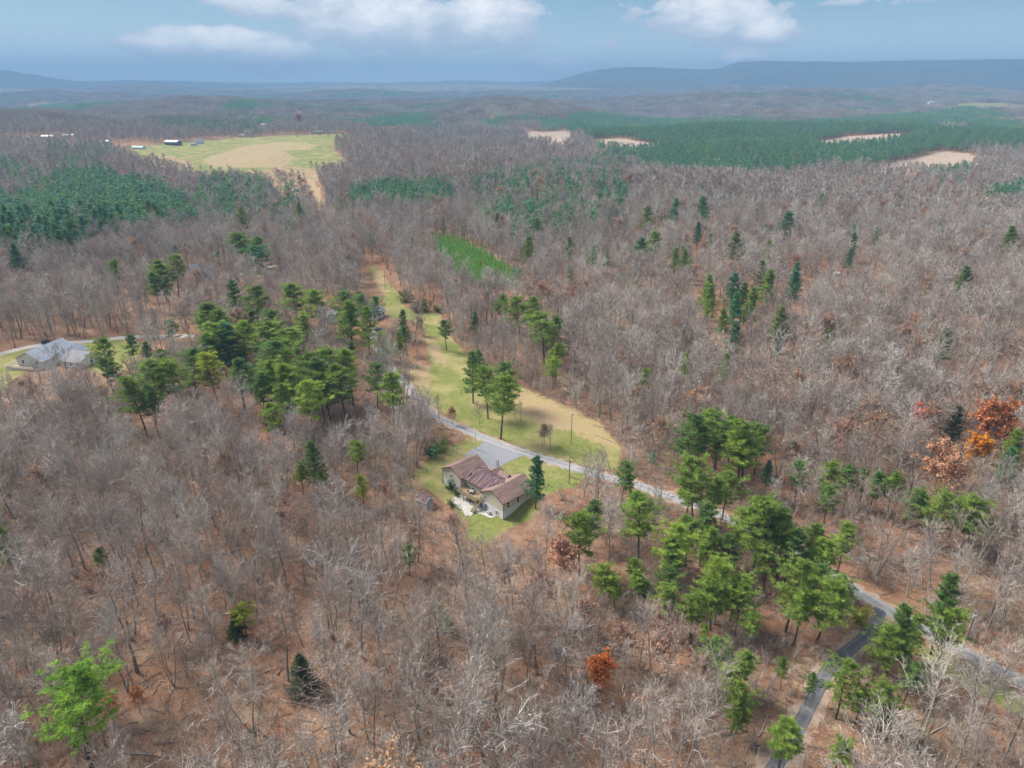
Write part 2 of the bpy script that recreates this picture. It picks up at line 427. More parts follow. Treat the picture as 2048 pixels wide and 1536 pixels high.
def bark_mat(name, pale, dark, src):
    def f(t):
        P = objc(t)
        if src == 'obj': r = t.new('ShaderNodeObjectInfo').outputs['Color']; r = t.new('ShaderNodeSeparateColor', inp={0: r}).outputs[0]
        else: r = t.new('ShaderNodeObjectInfo').outputs['Random']
        c = t.mix(r, dark, pale)
        k = t.noise(scaled(t, P, (2.5, 2.5, .6)), 1.6, 4, .7)
        c = t.mix(t.math('MULTIPLY', t.ramp(k, .35, .66), .5), c, tuple(x*.45 for x in dark))
        surf(t, c, .9, None, .15)
    return mat(name, f)
def twig_mat(name, src):
    def f(t):
        if src == 'obj':
            s = t.new('ShaderNodeSeparateColor', inp={0: t.new('ShaderNodeObjectInfo').outputs['Color']})
            r, q = s.outputs[0], s.outputs[1]
        else:
            r = t.new('ShaderNodeObjectInfo').outputs['Random']; q = t.math('FRACT', t.math('MULTIPLY', r, 7.31))
        P = objc(t)
        c = t.mix(r, (.315, .265, .235), (.585, .55, .505))
        c = t.mix(t.math('MULTIPLY', q, .55 if src == 'obj' else .30), c, (.42, .28, .21))
        c = t.mix(t.math('MULTIPLY', t.ramp(t.noise(P, 1.1, 3, .7), .4, .66), .4), c, (.12, .085, .07))
        surf(t, c, .9, None, .1)
    return mat(name, f)
def leaf_mat(name, src, cols=None):
    def f(t):
        P = objc(t)
        k = t.noise(P, .75, 3, .75)
        k2 = t.noise(P, 4.0, 2, .7)
        if src == 'obj': c = t.new('ShaderNodeObjectInfo').outputs['Color']
        else:
            r = t.new('ShaderNodeObjectInfo').outputs['Random']
            q = t.math('FRACT', t.math('MULTIPLY', r, 5.77))
            c = t.mix(q, t.mix(r, cols[0], cols[1]), cols[2])
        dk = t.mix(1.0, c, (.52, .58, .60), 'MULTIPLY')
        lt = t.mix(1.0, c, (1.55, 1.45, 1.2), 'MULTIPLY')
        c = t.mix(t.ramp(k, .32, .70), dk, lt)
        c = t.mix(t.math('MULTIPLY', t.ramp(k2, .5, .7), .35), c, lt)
        b = t.n.new('ShaderNodeBsdfPrincipled'); t.l.new(c, b.inputs['Base Color']); b.inputs['Roughness'].default_value = .75; b.inputs['Specular IOR Level'].default_value = .2
        tr = t.new('ShaderNodeBsdfTranslucent', inp={0: c})
        mx = t.new('ShaderNodeMixShader', inp={0: .22, 1: b.outputs[0], 2: tr.outputs[0]})
        t.new('ShaderNodeOutputMaterial', inp={0: mx.outputs[0]})
    return mat(name, f)

M = {}
M['ground'] = ground_mat()
M['far'] = far_mat('wooded_hills', (.17, .15, .14), (.28, .24, .22), (.09, .13, .08), .012, .0022)
M['mount'] = far_mat('mountain_woods', (.035, .045, .040), (.07, .07, .06), (.025, .045, .032), .006, .0012)
M['road'] = paved('worn_asphalt', (.20, .195, .20), (.28, .275, .285), (.33, .32, .32))
M['pad'] = paved('driveway_asphalt', (.19, .19, .21), (.26, .26, .29), (.22, .22, .25), .7)
M['lane'] = paved('dark_asphalt', (.075, .078, .088), (.12, .12, .13), (.17, .17, .18))
M['gravel'] = paved('gravel', (.28, .26, .24), (.40, .38, .36), (.34, .30, .26))
M['concrete'] = plain('concrete', (.42, .41, .37), .85, .15, 1.2)
M['siding'] = siding('tan_siding', (.56, .51, .42), True, .2)
M['base'] = siding('white_basement_siding', (.66, .67, .72), False, .6)
M['white'] = siding('white_siding', (.74, .74, .76), True, .25)
M['greyside'] = siding('grey_siding', (.42, .42, .45), True, .25)
M['darkside'] = siding('slate_blue_siding', (.10, .12, .18), False, .5)
M['trim'] = plain('white_trim', (.76, .76, .76), .5, .04)
M['fascia'] = plain('brown_fascia', (.11, .055, .045), .6)
M['shA'] = roof_shingle('brown_shingles', (.24, .155, .135), (.34, .235, .20), (.15, .09, .085), .55)
M['shB'] = roof_shingle('stained_shingles', (.15, .09, .10), (.23, .155, .155), (.060, .038, .050), .85)
M['shG'] = roof_shingle('grey_shingles', (.22, .22, .24), (.34, .34, .36), (.13, .13, .14), .4)
M['metal'] = roof_metal('blue_grey_metal_roof', (.28, .31, .37))
M['metal_pale'] = roof_metal('pale_metal_roof', (.46, .49, .55))
M['metal_green'] = roof_metal('green_metal_roof', (.14, .34, .30))
M['glass'] = glass_dark()
M['deck'] = wood('deck_wood', (.34, .26, .16))
M['postw'] = wood('dark_post_wood', (.10, .05, .035))
M['pole'] = wood('weathered_pole_wood', (.25, .21, .17))
M['palepole'] = plain('pale_pole', (.62, .60, .54), .6)
M['steel'] = plain('grey_metal', (.30, .31, .32), .45)
M['black'] = plain('black_metal', (.03, .03, .032), .5)
M['wire'] = plain('wire', (.10, .10, .10), .6)
M['rubber'] = plain('tyre_rubber', (.02, .02, .02), .8)
M['carblue'] = plain('dark_blue_paint', (.03, .05, .10), .3, .03)
M['carblack'] = plain('black_paint', (.02, .02, .024), .3, .03)
M['insul'] = plain('porcelain', (.6, .6, .58), .3)
M['log'] = wood('dead_wood', (.42, .37, .31))
M['bark'] = bark_mat('grey_bark', (.43, .40, .355), (.15, .12, .10), 'obj')
M['bark_i'] = bark_mat('grey_bark_woods', (.47, .43, .38), (.15, .12, .10), 'rnd')
M['pbark'] = bark_mat('pine_bark', (.14, .10, .08), (.07, .05, .042), 'rnd')
M['twig'] = twig_mat('bare_twigs', 'obj'); M['twig_i'] = twig_mat('bare_twigs_woods', 'rnd')
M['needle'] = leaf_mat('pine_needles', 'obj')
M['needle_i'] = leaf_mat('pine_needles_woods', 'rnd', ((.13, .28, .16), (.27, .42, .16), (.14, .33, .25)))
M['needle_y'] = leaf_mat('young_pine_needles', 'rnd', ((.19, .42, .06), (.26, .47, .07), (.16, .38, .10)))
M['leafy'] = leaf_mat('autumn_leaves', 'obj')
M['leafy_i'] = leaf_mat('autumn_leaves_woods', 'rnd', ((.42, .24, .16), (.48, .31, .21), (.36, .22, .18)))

# ------------------------------------------------------------------ ground sheet
def build_ground():
    az = np.concatenate([np.linspace(-180, -60, 40, endpoint=False), np.linspace(-60, -42, 40, endpoint=False), np.linspace(-42, 42, 270, endpoint=False), np.linspace(42, 60, 40, endpoint=False), np.linspace(60, 180, 40, endpoint=False)])
    rr = [0.0, 15, 30]; 
    while rr[-1] < 15600: rr.append(rr[-1]+max(1.25, rr[-1]*.0105))
    rr = np.array(rr); na, nr = len(az), len(rr)
    A, R = np.meshgrid(np.radians(az), rr)
    X = R*np.sin(A); Y = R*np.cos(A); Z = HT(X, Y)
    V = np.stack([X.ravel(), Y.ravel(), Z.ravel()], 1)
    i = np.arange(nr-1)[:, None]*na; j = np.arange(na)[None, :]; j2 = (j+1) % na
    F = np.stack([i+j, i+na+j, i+na+j2, i+j2], -1).reshape(-1, 4)
    F = F[:, ::-1]
    me = mesh_from('ground', V, [F], [M['ground']], smooth=True)
    x, y = V[:, 0], V[:, 1]
    cov = np.zeros((len(V), 4), np.float32); cov[:, 3] = 1
    def soft(P, rad_):
        m = np.zeros(len(x)); c0 = P.min(0)-rad_; c1 = P.max(0)+rad_
        q = (x > c0[0]) & (x < c1[0]) & (y > c0[1]) & (y < c1[1]); xs, ys = x[q], y[q]; acc = inside(P, xs, ys)*2.0
        for k in range(8): acc += inside(P, xs+rad_*math.cos(k*.785), ys+rad_*math.sin(k*.785))
        m[q] = acc/10; return m
    for P in LAWN_W: cov[:, 0] = np.maximum(cov[:, 0], soft(P, 1.5))
    for P in [FIELD_W]+FAR_W: cov[inside(P, x, y), 0] = 1
    for P in TAN_W[:4]: cov[:, 1] = np.maximum(cov[:, 1], .80*soft(P, 4.0))
    for P in TAN_W[4:5]+TAN_W[9:]: m = inside(P, x, y); cov[m, 1] = .7
    m = inside(TAN_W[-1], x, y); cov[m, 1] = .60
    for P in TAN_W[5:9]+OPEN_W[2:6]: m = inside(P, x, y); cov[m, 2] = .62
    for P in OPEN_W[:2]: m = inside(P, x, y) & ~inside(FIELD_W, x, y); cov[m, 1] = .55; cov[m, 0] = .5
    for P in BRUSH_W: m = inside(P, x, y); cov[m, 1] = .5
    d = np.minimum(seg_dist(ROAD[::3], x, y), seg_dist(LANE[::3], x, y))
    m = (d < 5.5) & (d > 0); cov[m, 1] = np.maximum(cov[m, 1], .42)
    m = d < 3.0; cov[m, 2] = .55; cov[m, 1] = 0
    at = me.color_attributes.new('cover', 'FLOAT_COLOR', 'POINT'); at.data.foreach_set('color', cov.ravel())
    o = link('ground', me); o['kind'] = 'structure'
build_ground()

def ribbon(name, L, width, m, lift, wob=.0):
    T = np.gradient(L, axis=0); T /= np.linalg.norm(T, axis=1)[:, None]; N = np.stack([-T[:, 1], T[:, 0]], 1)
    cols = [-1, -.5, 0, .5, 1]; V = []
    w = width/2*(1+wob*(vnoise(np.arange(len(L))*.35, np.zeros(len(L)), 21)-.5))
    for c in cols:
        p = L+N*(c*w)[:, None]
        z = HT(p[:, 0], p[:, 1])+lift+(0.04*(1-c*c)) if abs(c) < 1 else HT(p[:, 0], p[:, 1])-.10
        V.append(np.column_stack([p, z]))
    V = np.stack(V, 1).reshape(-1, 3); k = len(cols); n = len(L)
    i = np.arange(n-1)[:, None]*k; j = np.arange(k-1)[None, :]
    F = np.stack([i+j, i+k+j, i+k+j+1, i+j+1], -1).reshape(-1, 4)
    me = mesh_from(name, V, [F[:, ::-1]], [m], smooth=True)
    at = me.attributes.new('across', 'FLOAT', 'POINT'); at.data.foreach_set('value', np.tile(np.array(cols, np.float32), n))
    o = link(name, me); o['kind'] = 'structure'; return o
def sheet(name, P, m, lift, step=1.2):
    x0, y0 = P.min(0); x1, y1 = P.max(0)
    bm = bmesh.new(); vs = [bm.verts.new((px, py, 0)) for px, py in P]; bm.faces.new(vs)
    for ax, a, b in ((0, x0, x1), (1, y0, y1)):
        q = a+step
        while q < b:
            co = (q, 0, 0) if ax == 0 else (0, q, 0); no = (1, 0, 0) if ax == 0 else (0, 1, 0)
            bmesh.ops.bisect_plane(bm, geom=bm.verts[:]+bm.edges[:]+bm.faces[:], plane_co=co, plane_no=no); q += step
    for v in bm.verts: v.co.z = float(HT(v.co.x, v.co.y))+lift
    bmesh.ops.recalc_face_normals(bm, faces=bm.faces[:])
    me = bpy.data.meshes.new(name); bm.to_mesh(me); bm.free(); me.materials.append(m)
    o = link(name, me); o['kind'] = 'structure'; return o
ribbon('road', ROAD, 4.4, M['road'], .10, .18)
ribbon('side_lane', LANE, 3.3, M['lane'], .085, .1)
ribbon('gravel_road', BACK, 5.0, M['gravel'], .16)
ribbon('gravel_track', UPR, 5.0, M['gravel'], .25)
sheet('driveway', PAD, M['pad'], .06)
sheet('parking_apron', PAD2, M['pad'], .12, 2.5)

# ------------------------------------------------------------------ far ridges
def ridge(name, crest, dist, foot, m, base_z=0, seed=0, ragged=6.0, nr=26):
    xs = np.array([c[0] for c in crest], float); ys = np.array([c[1] for c in crest], float)
    px = np.arange(xs[0], xs[-1]+1, 3.0); py = np.interp(px, xs, ys)
    py = np.convolve(np.pad(py, 6, mode='edge'), np.ones(13)/13, 'valid')
    a = (px-1024)/FPX
    V = []
    yy = math.cos(PITCH)+(768-py)/FPX*math.sin(PITCH); zz = -math.sin(PITCH)+(768-py)/FPX*math.cos(PITCH)
    hor = np.hypot(a, yy); ux, uy = a/hor, yy/hor
    ztop = CAM_Z+zz/hor*dist
    s_arc = np.cumsum(np.hypot(np.gradient(ux), np.gradient(uy)))*dist
    for k in range(nr+9):
        f = k/nr                                     # 0 at the foot, 1 at the crest, beyond: the far side
        if f <= 1: r = foot+(dist-foot)*f; hgt = f**1.25
        else: r = dist+(dist-foot)*(f-1)*1.5; hgt = max(0.0, 1-(f-1)*3.4)
        spur = (vnoise(s_arc/420, np.full_like(px, f*1.2), seed)-.5)
        rr = r+spur*(dist-foot)*.55*math.sin(math.pi*min(f, 1))
        z = base_z+(ztop-base_z)*hgt+spur*60*math.sin(math.pi*min(f, 1))
        z = z+(vnoise(s_arc/14, np.full_like(px, k*1.7), seed+3)-.5)*ragged
        V.append(np.stack([ux*rr, uy*rr, z], 1))
    V = np.stack(V, 0).reshape(-1, 3); n = len(px); kk = nr+9
    i = np.arange(kk-1)[:, None]*n; j = np.arange(n-1)[None, :]
    F = np.stack([i+j, i+j+1, i+n+j+1, i+n+j], -1).reshape(-1, 4)
    o = link(name, mesh_from(name, V, [F], [m], smooth=True)); o['kind'] = 'structure'
ridge('mountain', [(1040,178),(1090,168),(1130,156),(1180,142),(1230,135),(1300,134),(1380,138),(1432,139),(1470,125),(1500,122),(1600,123),(1700,124),(1800,121),(2048,118),(2400,116),(2900,125),(3600,150),(4400,166)], 9300, 7300, M['mount'], -10, 31, 12, 40)
ridge('mountain', [(-2400,168),(-1500,140),(-700,128),(-300,124),(0,138),(60,148),(120,158),(165,163),(250,160),(330,162),(430,166),(520,172)], 10600, 9200, M['mount'], -10, 41, 9)
ridge('hills', [(-1500,170),(0,170),(150,167),(300,160),(420,163),(560,166),(620,164),(760,166),(860,163),(930,160),(1020,164),(1130,160),(1250,166),(2000,168),(4000,170)], 13800, 12600, M['mount'], -10, 51, 8)
ridge('hills', [(-1200,180),(0,176),(200,182),(420,179),(600,173),(700,170),(900,169),(1000,170),(1100,173),(1300,183),(1700,186),(2048,184),(3600,184)], 7600, 6900, M['far'], -20, 61, 9)

# ------------------------------------------------------------------ trees
def unit(v): return v/np.maximum(np.linalg.norm(v, axis=-1, keepdims=True), 1e-9)
class TreeGeo:
    def __init__(s): s.v = []; s.t = []; s.q = []; s.n = 0
    def tube(s, pts, rad_, sides):
        pts = np.asarray(pts); n = len(pts); T = unit(np.gradient(pts, axis=0))
        ref = np.array([0.31, .17, .2]) if abs(T[0][2]) > .8 else np.array([0, 0, 1.])
        A = unit(np.cross(T, ref)); B = np.cross(T, A)
        ang = np.arange(sides)*2*np.pi/sides
        ring = A[:, None]*np.cos(ang)[None, :, None]+B[:, None]*np.sin(ang)[None, :, None]
        V = pts[:, None]+ring*np.asarray(rad_)[:, None, None]
        b = s.n; s.v.append(V.reshape(-1, 3)); s.n += n*sides
        i = np.arange(n-1)[:, None]*sides; j = np.arange(sides)[None, :]; j2 = (j+1) % sides
        s.q.append((np.stack([i+j, i+j2, i+sides+j2, i+sides+j], -1).reshape(-1, 4)+b))
    def spikes(s, P, D, L, W, R):
        """thin tapering blades: one triangle each"""
        side = unit(np.cross(D, unit(R.normal(size=D.shape))))*W[:, None]*.5
        V = np.stack([P-side, P+side, P+D*L[:, None]], 1).reshape(-1, 3)
        b = s.n; s.v.append(V); s.n += len(V); s.t.append(np.arange(len(V)).reshape(-1, 3)+b)
    def quads(s, P, D, L, W, R, nrm=None):
        side = unit(np.cross(D, unit(R.normal(size=D.shape) if nrm is None else nrm)))*W[:, None]*.5
        E = P+D*L[:, None]
        V = np.stack([P-side, P+side, E+side*.55, E-side*.55], 1).reshape(-1, 3)
        b = s.n; s.v.append(V); s.n += len(V); s.q.append(np.arange(len(V)).reshape(-1, 4)+b)
    def arrays(s):
        V = np.concatenate(s.v) if s.v else np.zeros((0, 3))
        T = np.concatenate(s.t) if s.t else np.zeros((0, 3), int)
        Q = np.concatenate(s.q) if s.q else np.zeros((0, 4), int)
        return V, T, Q
def path(R, p, d, L, n, wob, up):
    pts = [p]; d = unit(np.array(d, float))
    for _ in range(n):
        d = unit(d+R.normal(size=3)*wob+np.array([0, 0, up])); pts.append(pts[-1]+d*L/n)
    return np.array(pts)
def children_of(R, starts, dirs, lens, per, spread, ratio, up, lo=.25):
    """vectorised offshoots of straight shoots"""
    n = len(starts); t = R.uniform(lo, 1.0, (n, per)); P = starts[:, None]+dirs[:, None]*(lens[:, None]*t)[..., None]
    ax = unit(np.cross(dirs[:, None], unit(R.normal(size=(n, per, 3)))))
    D = unit(dirs[:, None]*1.0+ax*R.uniform(spread*.55, spread, (n, per))[..., None]+np.array([0, 0, up]))
    L = lens[:, None]*ratio*R.uniform(.6, 1.15, (n, per))
    return P.reshape(-1, 3), D.reshape(-1, 3), L.reshape(-1)
def bare_tree(seed, H=16., spread=1.0, bole=.42, n1=13, n2=7, n3=5, n4=4, forks=1, tw=.042, leafy=0, steep=1.0, lod=0):
    R = np.random.default_rng(seed); tr, cr, lf = TreeGeo(), TreeGeo(), TreeGeo()
    stems = []
    for k in range(forks):
        a = R.uniform(0, 6.28); lean = .06 if forks == 1 else .20
        d0 = np.array([math.cos(a)*lean, math.sin(a)*lean, 1]); 
        p = path(R, np.array([0, 0, -.6]), d0, H*.93, 9, .05, .06)
        r0 = .017*H*.62/math.sqrt(forks)+.03
        rr = r0*np.linspace(1, .16, len(p))**.9; rr[0] *= 1.35
        tr.tube(p, rr, 6 if lod == 0 else 4); stems.append((p, r0))
    S, D, L = [], [], []
    for p, r0 in stems:
        n = max(4, n1//forks)
        for k in range(n):
            t = bole+(1-bole)*((k+R.uniform(0, .8))/n); t = min(t, .985)
            f = t*(len(p)-1); i = int(f); q = p[i]+(p[min(i+1, len(p)-1)]-p[i])*(f-i)
            a = k*2.4+R.uniform(-.5, .5); pol = (rad(66)-rad(42)*((t-bole)/(1-bole)))*steep
            d = np.array([math.cos(a)*math.sin(pol), math.sin(a)*math.sin(pol), math.cos(pol)])
            ln = H*.33*spread*(1.12-.62*((t-bole)/(1-bole)))*R.uniform(.75, 1.15)
            bp = path(R, q, d, ln, 4, .14, .12)
            br = max(.038, r0*.44*(1.1-t))*np.linspace(1, .3, 5)
            cr.tube(bp, br, 4 if lod == 0 else 3)
            for m in range(4):
                S.append(bp[m]); D.append(unit(bp[m+1]-bp[m])); L.append(np.linalg.norm(bp[m+1]-bp[m]))
    S, D, L = np.array(S), np.array(D), np.array(L)
    # second order shoots grow from the limb segments
    per = max(1, round(n2/4*1.35))
    t = R.uniform(.1, 1, (len(S), per)); P = S[:, None]+D[:, None]*(L[:, None]*t)[..., None]
    ax = unit(np.cross(D[:, None], unit(R.normal(size=(len(S), per, 3)))))
    D2 = unit(D[:, None]+ax*R.uniform(.6, 1.2, (len(S), per))[..., None]+np.array([0, 0, .28]))
    P2, D2 = P.reshape(-1, 3), D2.reshape(-1, 3); L2 = H*.13*spread*R.uniform(.6, 1.2, len(P2))
    cr.quads(P2, D2, L2, np.full(len(P2), tw*1.7), R)
    if lod == 0: cr.quads(P2, D2, L2, np.full(len(P2), tw*1.7), R)
    P3, D3, L3 = children_of(R, P2, D2, L2, n3, .95, .60, .14, .15)
    cr.spikes(P3, D3, L3, np.full(len(P3), tw*1.15), R)
    if n4:
        P4, D4, L4 = children_of(R, P3, D3, L3, n4, .85, .62, .10, .2)
        cr.spikes(P4, D4, L4, np.full(len(P4), tw*.8), R)
    else: P4, D4, L4 = P3, D3, L3
    if leafy:
        idx = R.integers(0, len(P4), leafy); cz = P4[:, 2].max()
        keep = idx[R.random(len(idx)) < np.clip((P4[idx, 2]/cz-.35)*2.1, .05, 1)]
        C = P4[keep]+D4[keep]*(L4[keep]*R.uniform(.3, 1.1, len(keep)))[:, None]+R.normal(size=(len(keep), 3))*.10
        lf.quads(C, unit(R.normal(size=C.shape)+np.array([0, 0, -.3])), R.uniform(.24, .46, len(C)), R.uniform(.18, .34, len(C)), R)
    return tr, cr, lf
def needles(g, C, D, size, per, R, lod, flat=.55):
    """bushy sprays: C centres, D outward directions, size radius"""
    n = len(C)
    dirs = unit(D[:, None]*.55+R.normal(size=(n, per, 3))*np.array([1, 1, flat]))
    st = C[:, None]+dirs*(size[:, None]*R.uniform(0, .35, (n, per)))[..., None]
    L = size[:, None]*R.uniform(.55, 1.1, (n, per))
    W = L*(.13 if lod == 0 else .46)
    g.spikes(st.reshape(-1, 3), dirs.reshape(-1, 3), L.reshape(-1), W.reshape(-1), R)
def pine(seed, H=15., kind='round', lod=0, full=1.0):
    R = np.random.default_rng(seed); tr, cr = TreeGeo(), TreeGeo()
    a = R.uniform(0, 6.28); lean = .05 if kind == 'round' else .015
    p = path(R, np.array([0, 0, -.6]), [math.cos(a)*lean, math.sin(a)*lean, 1], H*.97, 8, .03 if kind == 'round' else .01, .06)
    r0 = .0115*H+.03; tr.tube(p, r0*np.linspace(1, .12, 9), 6 if lod == 0 else 4)
    top = p[-1][2]
    C, D, S = [], [], []
    if kind == 'round': nb, lo = (58 if lod == 0 else 17), R.uniform(.40, .52)
    elif kind == 'layer': nb, lo = (60 if lod == 0 else 20), R.uniform(.22, .36)
    else: nb, lo = (80 if lod == 0 else 24), .07
    for k in range(nb):
        f = (k+R.uniform(0, .9))/nb; t = lo+(1-lo)*f
        if kind == 'layer': t = lo+(1-lo)*((math.floor(f*9)+R.uniform(0, .28))/9.0+.02)
        i = min(int(t*8), 7); q = p[i]+(p[i+1]-p[i])*(t*8-i); az = k*2.39996+R.uniform(-.4, .4)
        if kind == 'round': ln = H*.20*full*math.sin(math.pi*(.16+.84*f))**.55*R.uniform(.42, 1.3)*(1 if f < .8 else .7); el = rad(R.uniform(-10, 20)+38*f)
        elif kind == 'layer': ln = H*.235*full*(1.03-f)**.72*R.uniform(.6, 1.2); el = rad(R.uniform(2, 18)+26*f)
        else: ln = H*.19*full*(1.04-f)**.9*R.uniform(.8, 1.1); el = rad(R.uniform(-6, 14)+20*f)
        d = np.array([math.cos(az)*math.cos(el), math.sin(az)*math.cos(el), math.sin(el)])
        if lod == 0: cr_p = path(R, q, d, ln, 3, .10, .10 if kind != 'cone' else .04); tr.tube(cr_p, [.05, .04, .028, .012], 3)
        else: cr_p = path(R, q, d, ln, 3, .06, .08)
        m = (8 if lod == 0 else 3)
        for s in range(m):
            u = (.34 if kind == 'round' else .22)+(.76 if kind != 'cone' else .85)*(s+R.uniform(0, 1))/m; u = min(u, 1.0)
            b = cr_p[min(int(u*3), 2)]; e = cr_p[min(int(u*3), 2)+1]; c = b+(e-b)*(u*3-min(int(u*3), 2))
            off = R.normal(size=3)*np.array([1, 1, .25])*ln*.13*(1.2-u*.4)
            C.append(c+off); D.append(unit(d+off*.4+np.array([0, 0, .25]))); S.append(H*(.036 if kind != 'round' else .035)*R.uniform(.7, 1.3)*(1 if lod == 0 else 1.75))
    C.append(p[-1]); D.append(np.array([0, 0, 1.])); S.append(H*.04)
    needles(cr, np.array(C), np.array(D), np.array(S), 34 if lod == 0 else 8, R, lod, .34 if kind != 'cone' else .6)
    return tr, cr
def shrub(seed, H=3.0, leafy=900):
    R = np.random.default_rng(seed); tr, lf = TreeGeo(), TreeGeo(); P, D, L = [], [], []
    for k in range(14):
        a = R.uniform(0, 6.28); el = R.uniform(.5, 1.4); d = np.array([math.cos(a)*math.cos(el), math.sin(a)*math.cos(el), math.sin(el)])
        p = path(R, np.array([R.normal()*.15, R.normal()*.15, -.2]), d, H*R.uniform(.7, 1.1), 3, .12, .05); tr.tube(p, [.05, .04, .025, .01], 3)
        for m in range(3): P.append(p[m]); D.append(unit(p[m+1]-p[m])); L.append(np.linalg.norm(p[m+1]-p[m]))
    P2, D2, L2 = children_of(R, np.array(P), np.array(D), np.array(L), 6, 1.1, .7, .1, .1)
    tr.spikes(P2, D2, L2, np.full(len(P2), .04), R)
    idx = R.integers(0, len(P2), leafy); C = P2[idx]+D2[idx]*(L2[idx]*R.uniform(.2, 1.2, leafy))[:, None]+R.normal(size=(leafy, 3))*.12
    lf.quads(C, unit(R.normal(size=C.shape)), R.uniform(.12, .26, leafy), R.uniform(.10, .2, leafy), R)
    return tr, lf
def to_mesh(name, g, m):
    V, T, Q = g.arrays(); return mesh_from(name, V, [T, Q], [m], smooth=False)
def joined(name, geos, mats):
    Vs, Ts, Qs, mt, mq, off = [], [], [], [], [], 0
    for k, g in enumerate(geos):
        V, T, Q = g.arrays(); Vs.append(V); Ts.append(T+off); Qs.append(Q+off); mt += [k]*len(T); mq += [k]*len(Q); off += len(V)
    return mesh_from(name, np.concatenate(Vs), [np.concatenate(Ts), np.concatenate(Qs)], mats, mt+mq)

# near individuals: (trunk mesh, crown mesh[, leaves])
BARE = []; NB = 14
forms = [dict(H=17, spread=1.0), dict(H=19, spread=.85, bole=.5), dict(H=15, spread=1.15, bole=.35), dict(H=18, spread=.9, forks=2, bole=.45), dict(H=13, spread=1.05, bole=.3, n1=10),
         dict(H=20, spread=.7, bole=.55), dict(H=16, spread=1.2, bole=.38, forks=3), dict(H=12, spread=.75, bole=.4, n1=9), dict(H=18, spread=1.0, steep=.7, bole=.45, forks=2), dict(H=15, spread=.8, steep=.75, bole=.4),
         dict(H=19, spread=1.05, bole=.48, n1=14), dict(H=14, spread=.9, steep=.8, forks=2, bole=.3), dict(H=17, spread=.62, bole=.5, n1=10), dict(H=16, spread=1.1, n3=5, n4=3, bole=.35)]
for k, f in enumerate(forms):
    tr, cr, lf = bare_tree(100+k, **f)
    BARE.append((to_mesh('trunk', tr, M['bark']), to_mesh('crown', cr, M['twig']), f['H'], f['spread']))
LEAFY = []
for k, f in enumerate([dict(H=16, spread=1.0, leafy=12000), dict(H=14, spread=1.1, leafy=11000, bole=.35), dict(H=15, spread=1.1, leafy=6500), dict(H=12, spread=.95, leafy=4600, bole=.35), dict(H=16, spread=1.15, leafy=9000, forks=2)]):
    tr, cr, lf = bare_tree(200+k, **f)
    LEAFY.append((joined('trunk', [tr, cr], [M['bark'], M['twig']]), to_mesh('crown', lf, M['leafy']), f['H'], f['leafy']))
PINES = []
for k, (kd, H, fl) in enumerate([('round', 15, 1.0), ('round', 16, 1.15), ('round', 14, .85), ('round', 15, 1.3), ('layer', 17, 1.0), ('layer', 15, .85), ('layer', 18, 1.15), ('cone', 9, 1.0), ('round', 13, 1.1), ('cone', 7, 1.25)]):
    tr, cr = pine(300+k, H, kd, 0, fl)
    PINES.append((to_mesh('trunk', tr, M['pbark']), to_mesh('crown', cr, M['needle']), H, kd))
SHRUBS = []
for k in range(3):
    tr, lf = shrub(400+k, 2.6+.3*k, 1100); SHRUBS.append((to_mesh('stems', tr, M['bark']), to_mesh('leaves', lf, M['leafy'])))

# ------------------------------------------------------------------ where trees stand
def near_anything(x, y):
    bad = np.zeros(np.shape(x), bool)
    r = np.hypot(x, y)
    m = r < 620
    if m.any():
        d = np.full(np.shape(x), 1e9)
        d[m] = np.minimum(seg_dist(ROAD[::2], x[m], y[m])-1.0, seg_dist(LANE[::2], x[m], y[m]))
        d[m] = np.minimum(d[m], np.minimum(seg_dist(BACK[::2], x[m], y[m])-.6, seg_dist(UPR, x[m], y[m])-1))
        bad |= d < 2.2
    for P in LAWN_W+TAN_W+FAR_W+OPEN_W+[FIELD_W, PAD, PAD2]+YARD_W+HOUSES: bad |= inside(P, x, y)
    return bad
def rect_uv(u0, u1, v0, v1, o=CH, U=UH, V=VH): return np.array([o+U*a+V*b for a, b in ((u0, v0), (u1, v0), (u1, v1), (u0, v1))])
HOUSES = [rect_uv(-28.5, 5, -8, 17), rect_uv(-18, 5, -13, 0), rect_uv(2, 13, -8, 14)]
def around(px, py, w, d, dz=0, ang=0):
    c = hit(px, py, dz); U = np.array([math.cos(ang), math.sin(ang)]); V = np.array([-U[1], U[0]])
    return rect_uv(-w/2, w/2, -d/2, d/2, c, U, V)
HOUSES += [around(105, 728, 42, 34, 0, .1), around(740, 640, 30, 22), around(660, 640, 14, 14), around(405, 548, 18, 16), around(757, 662, 12, 12), around(850, 1003, 9, 9)]

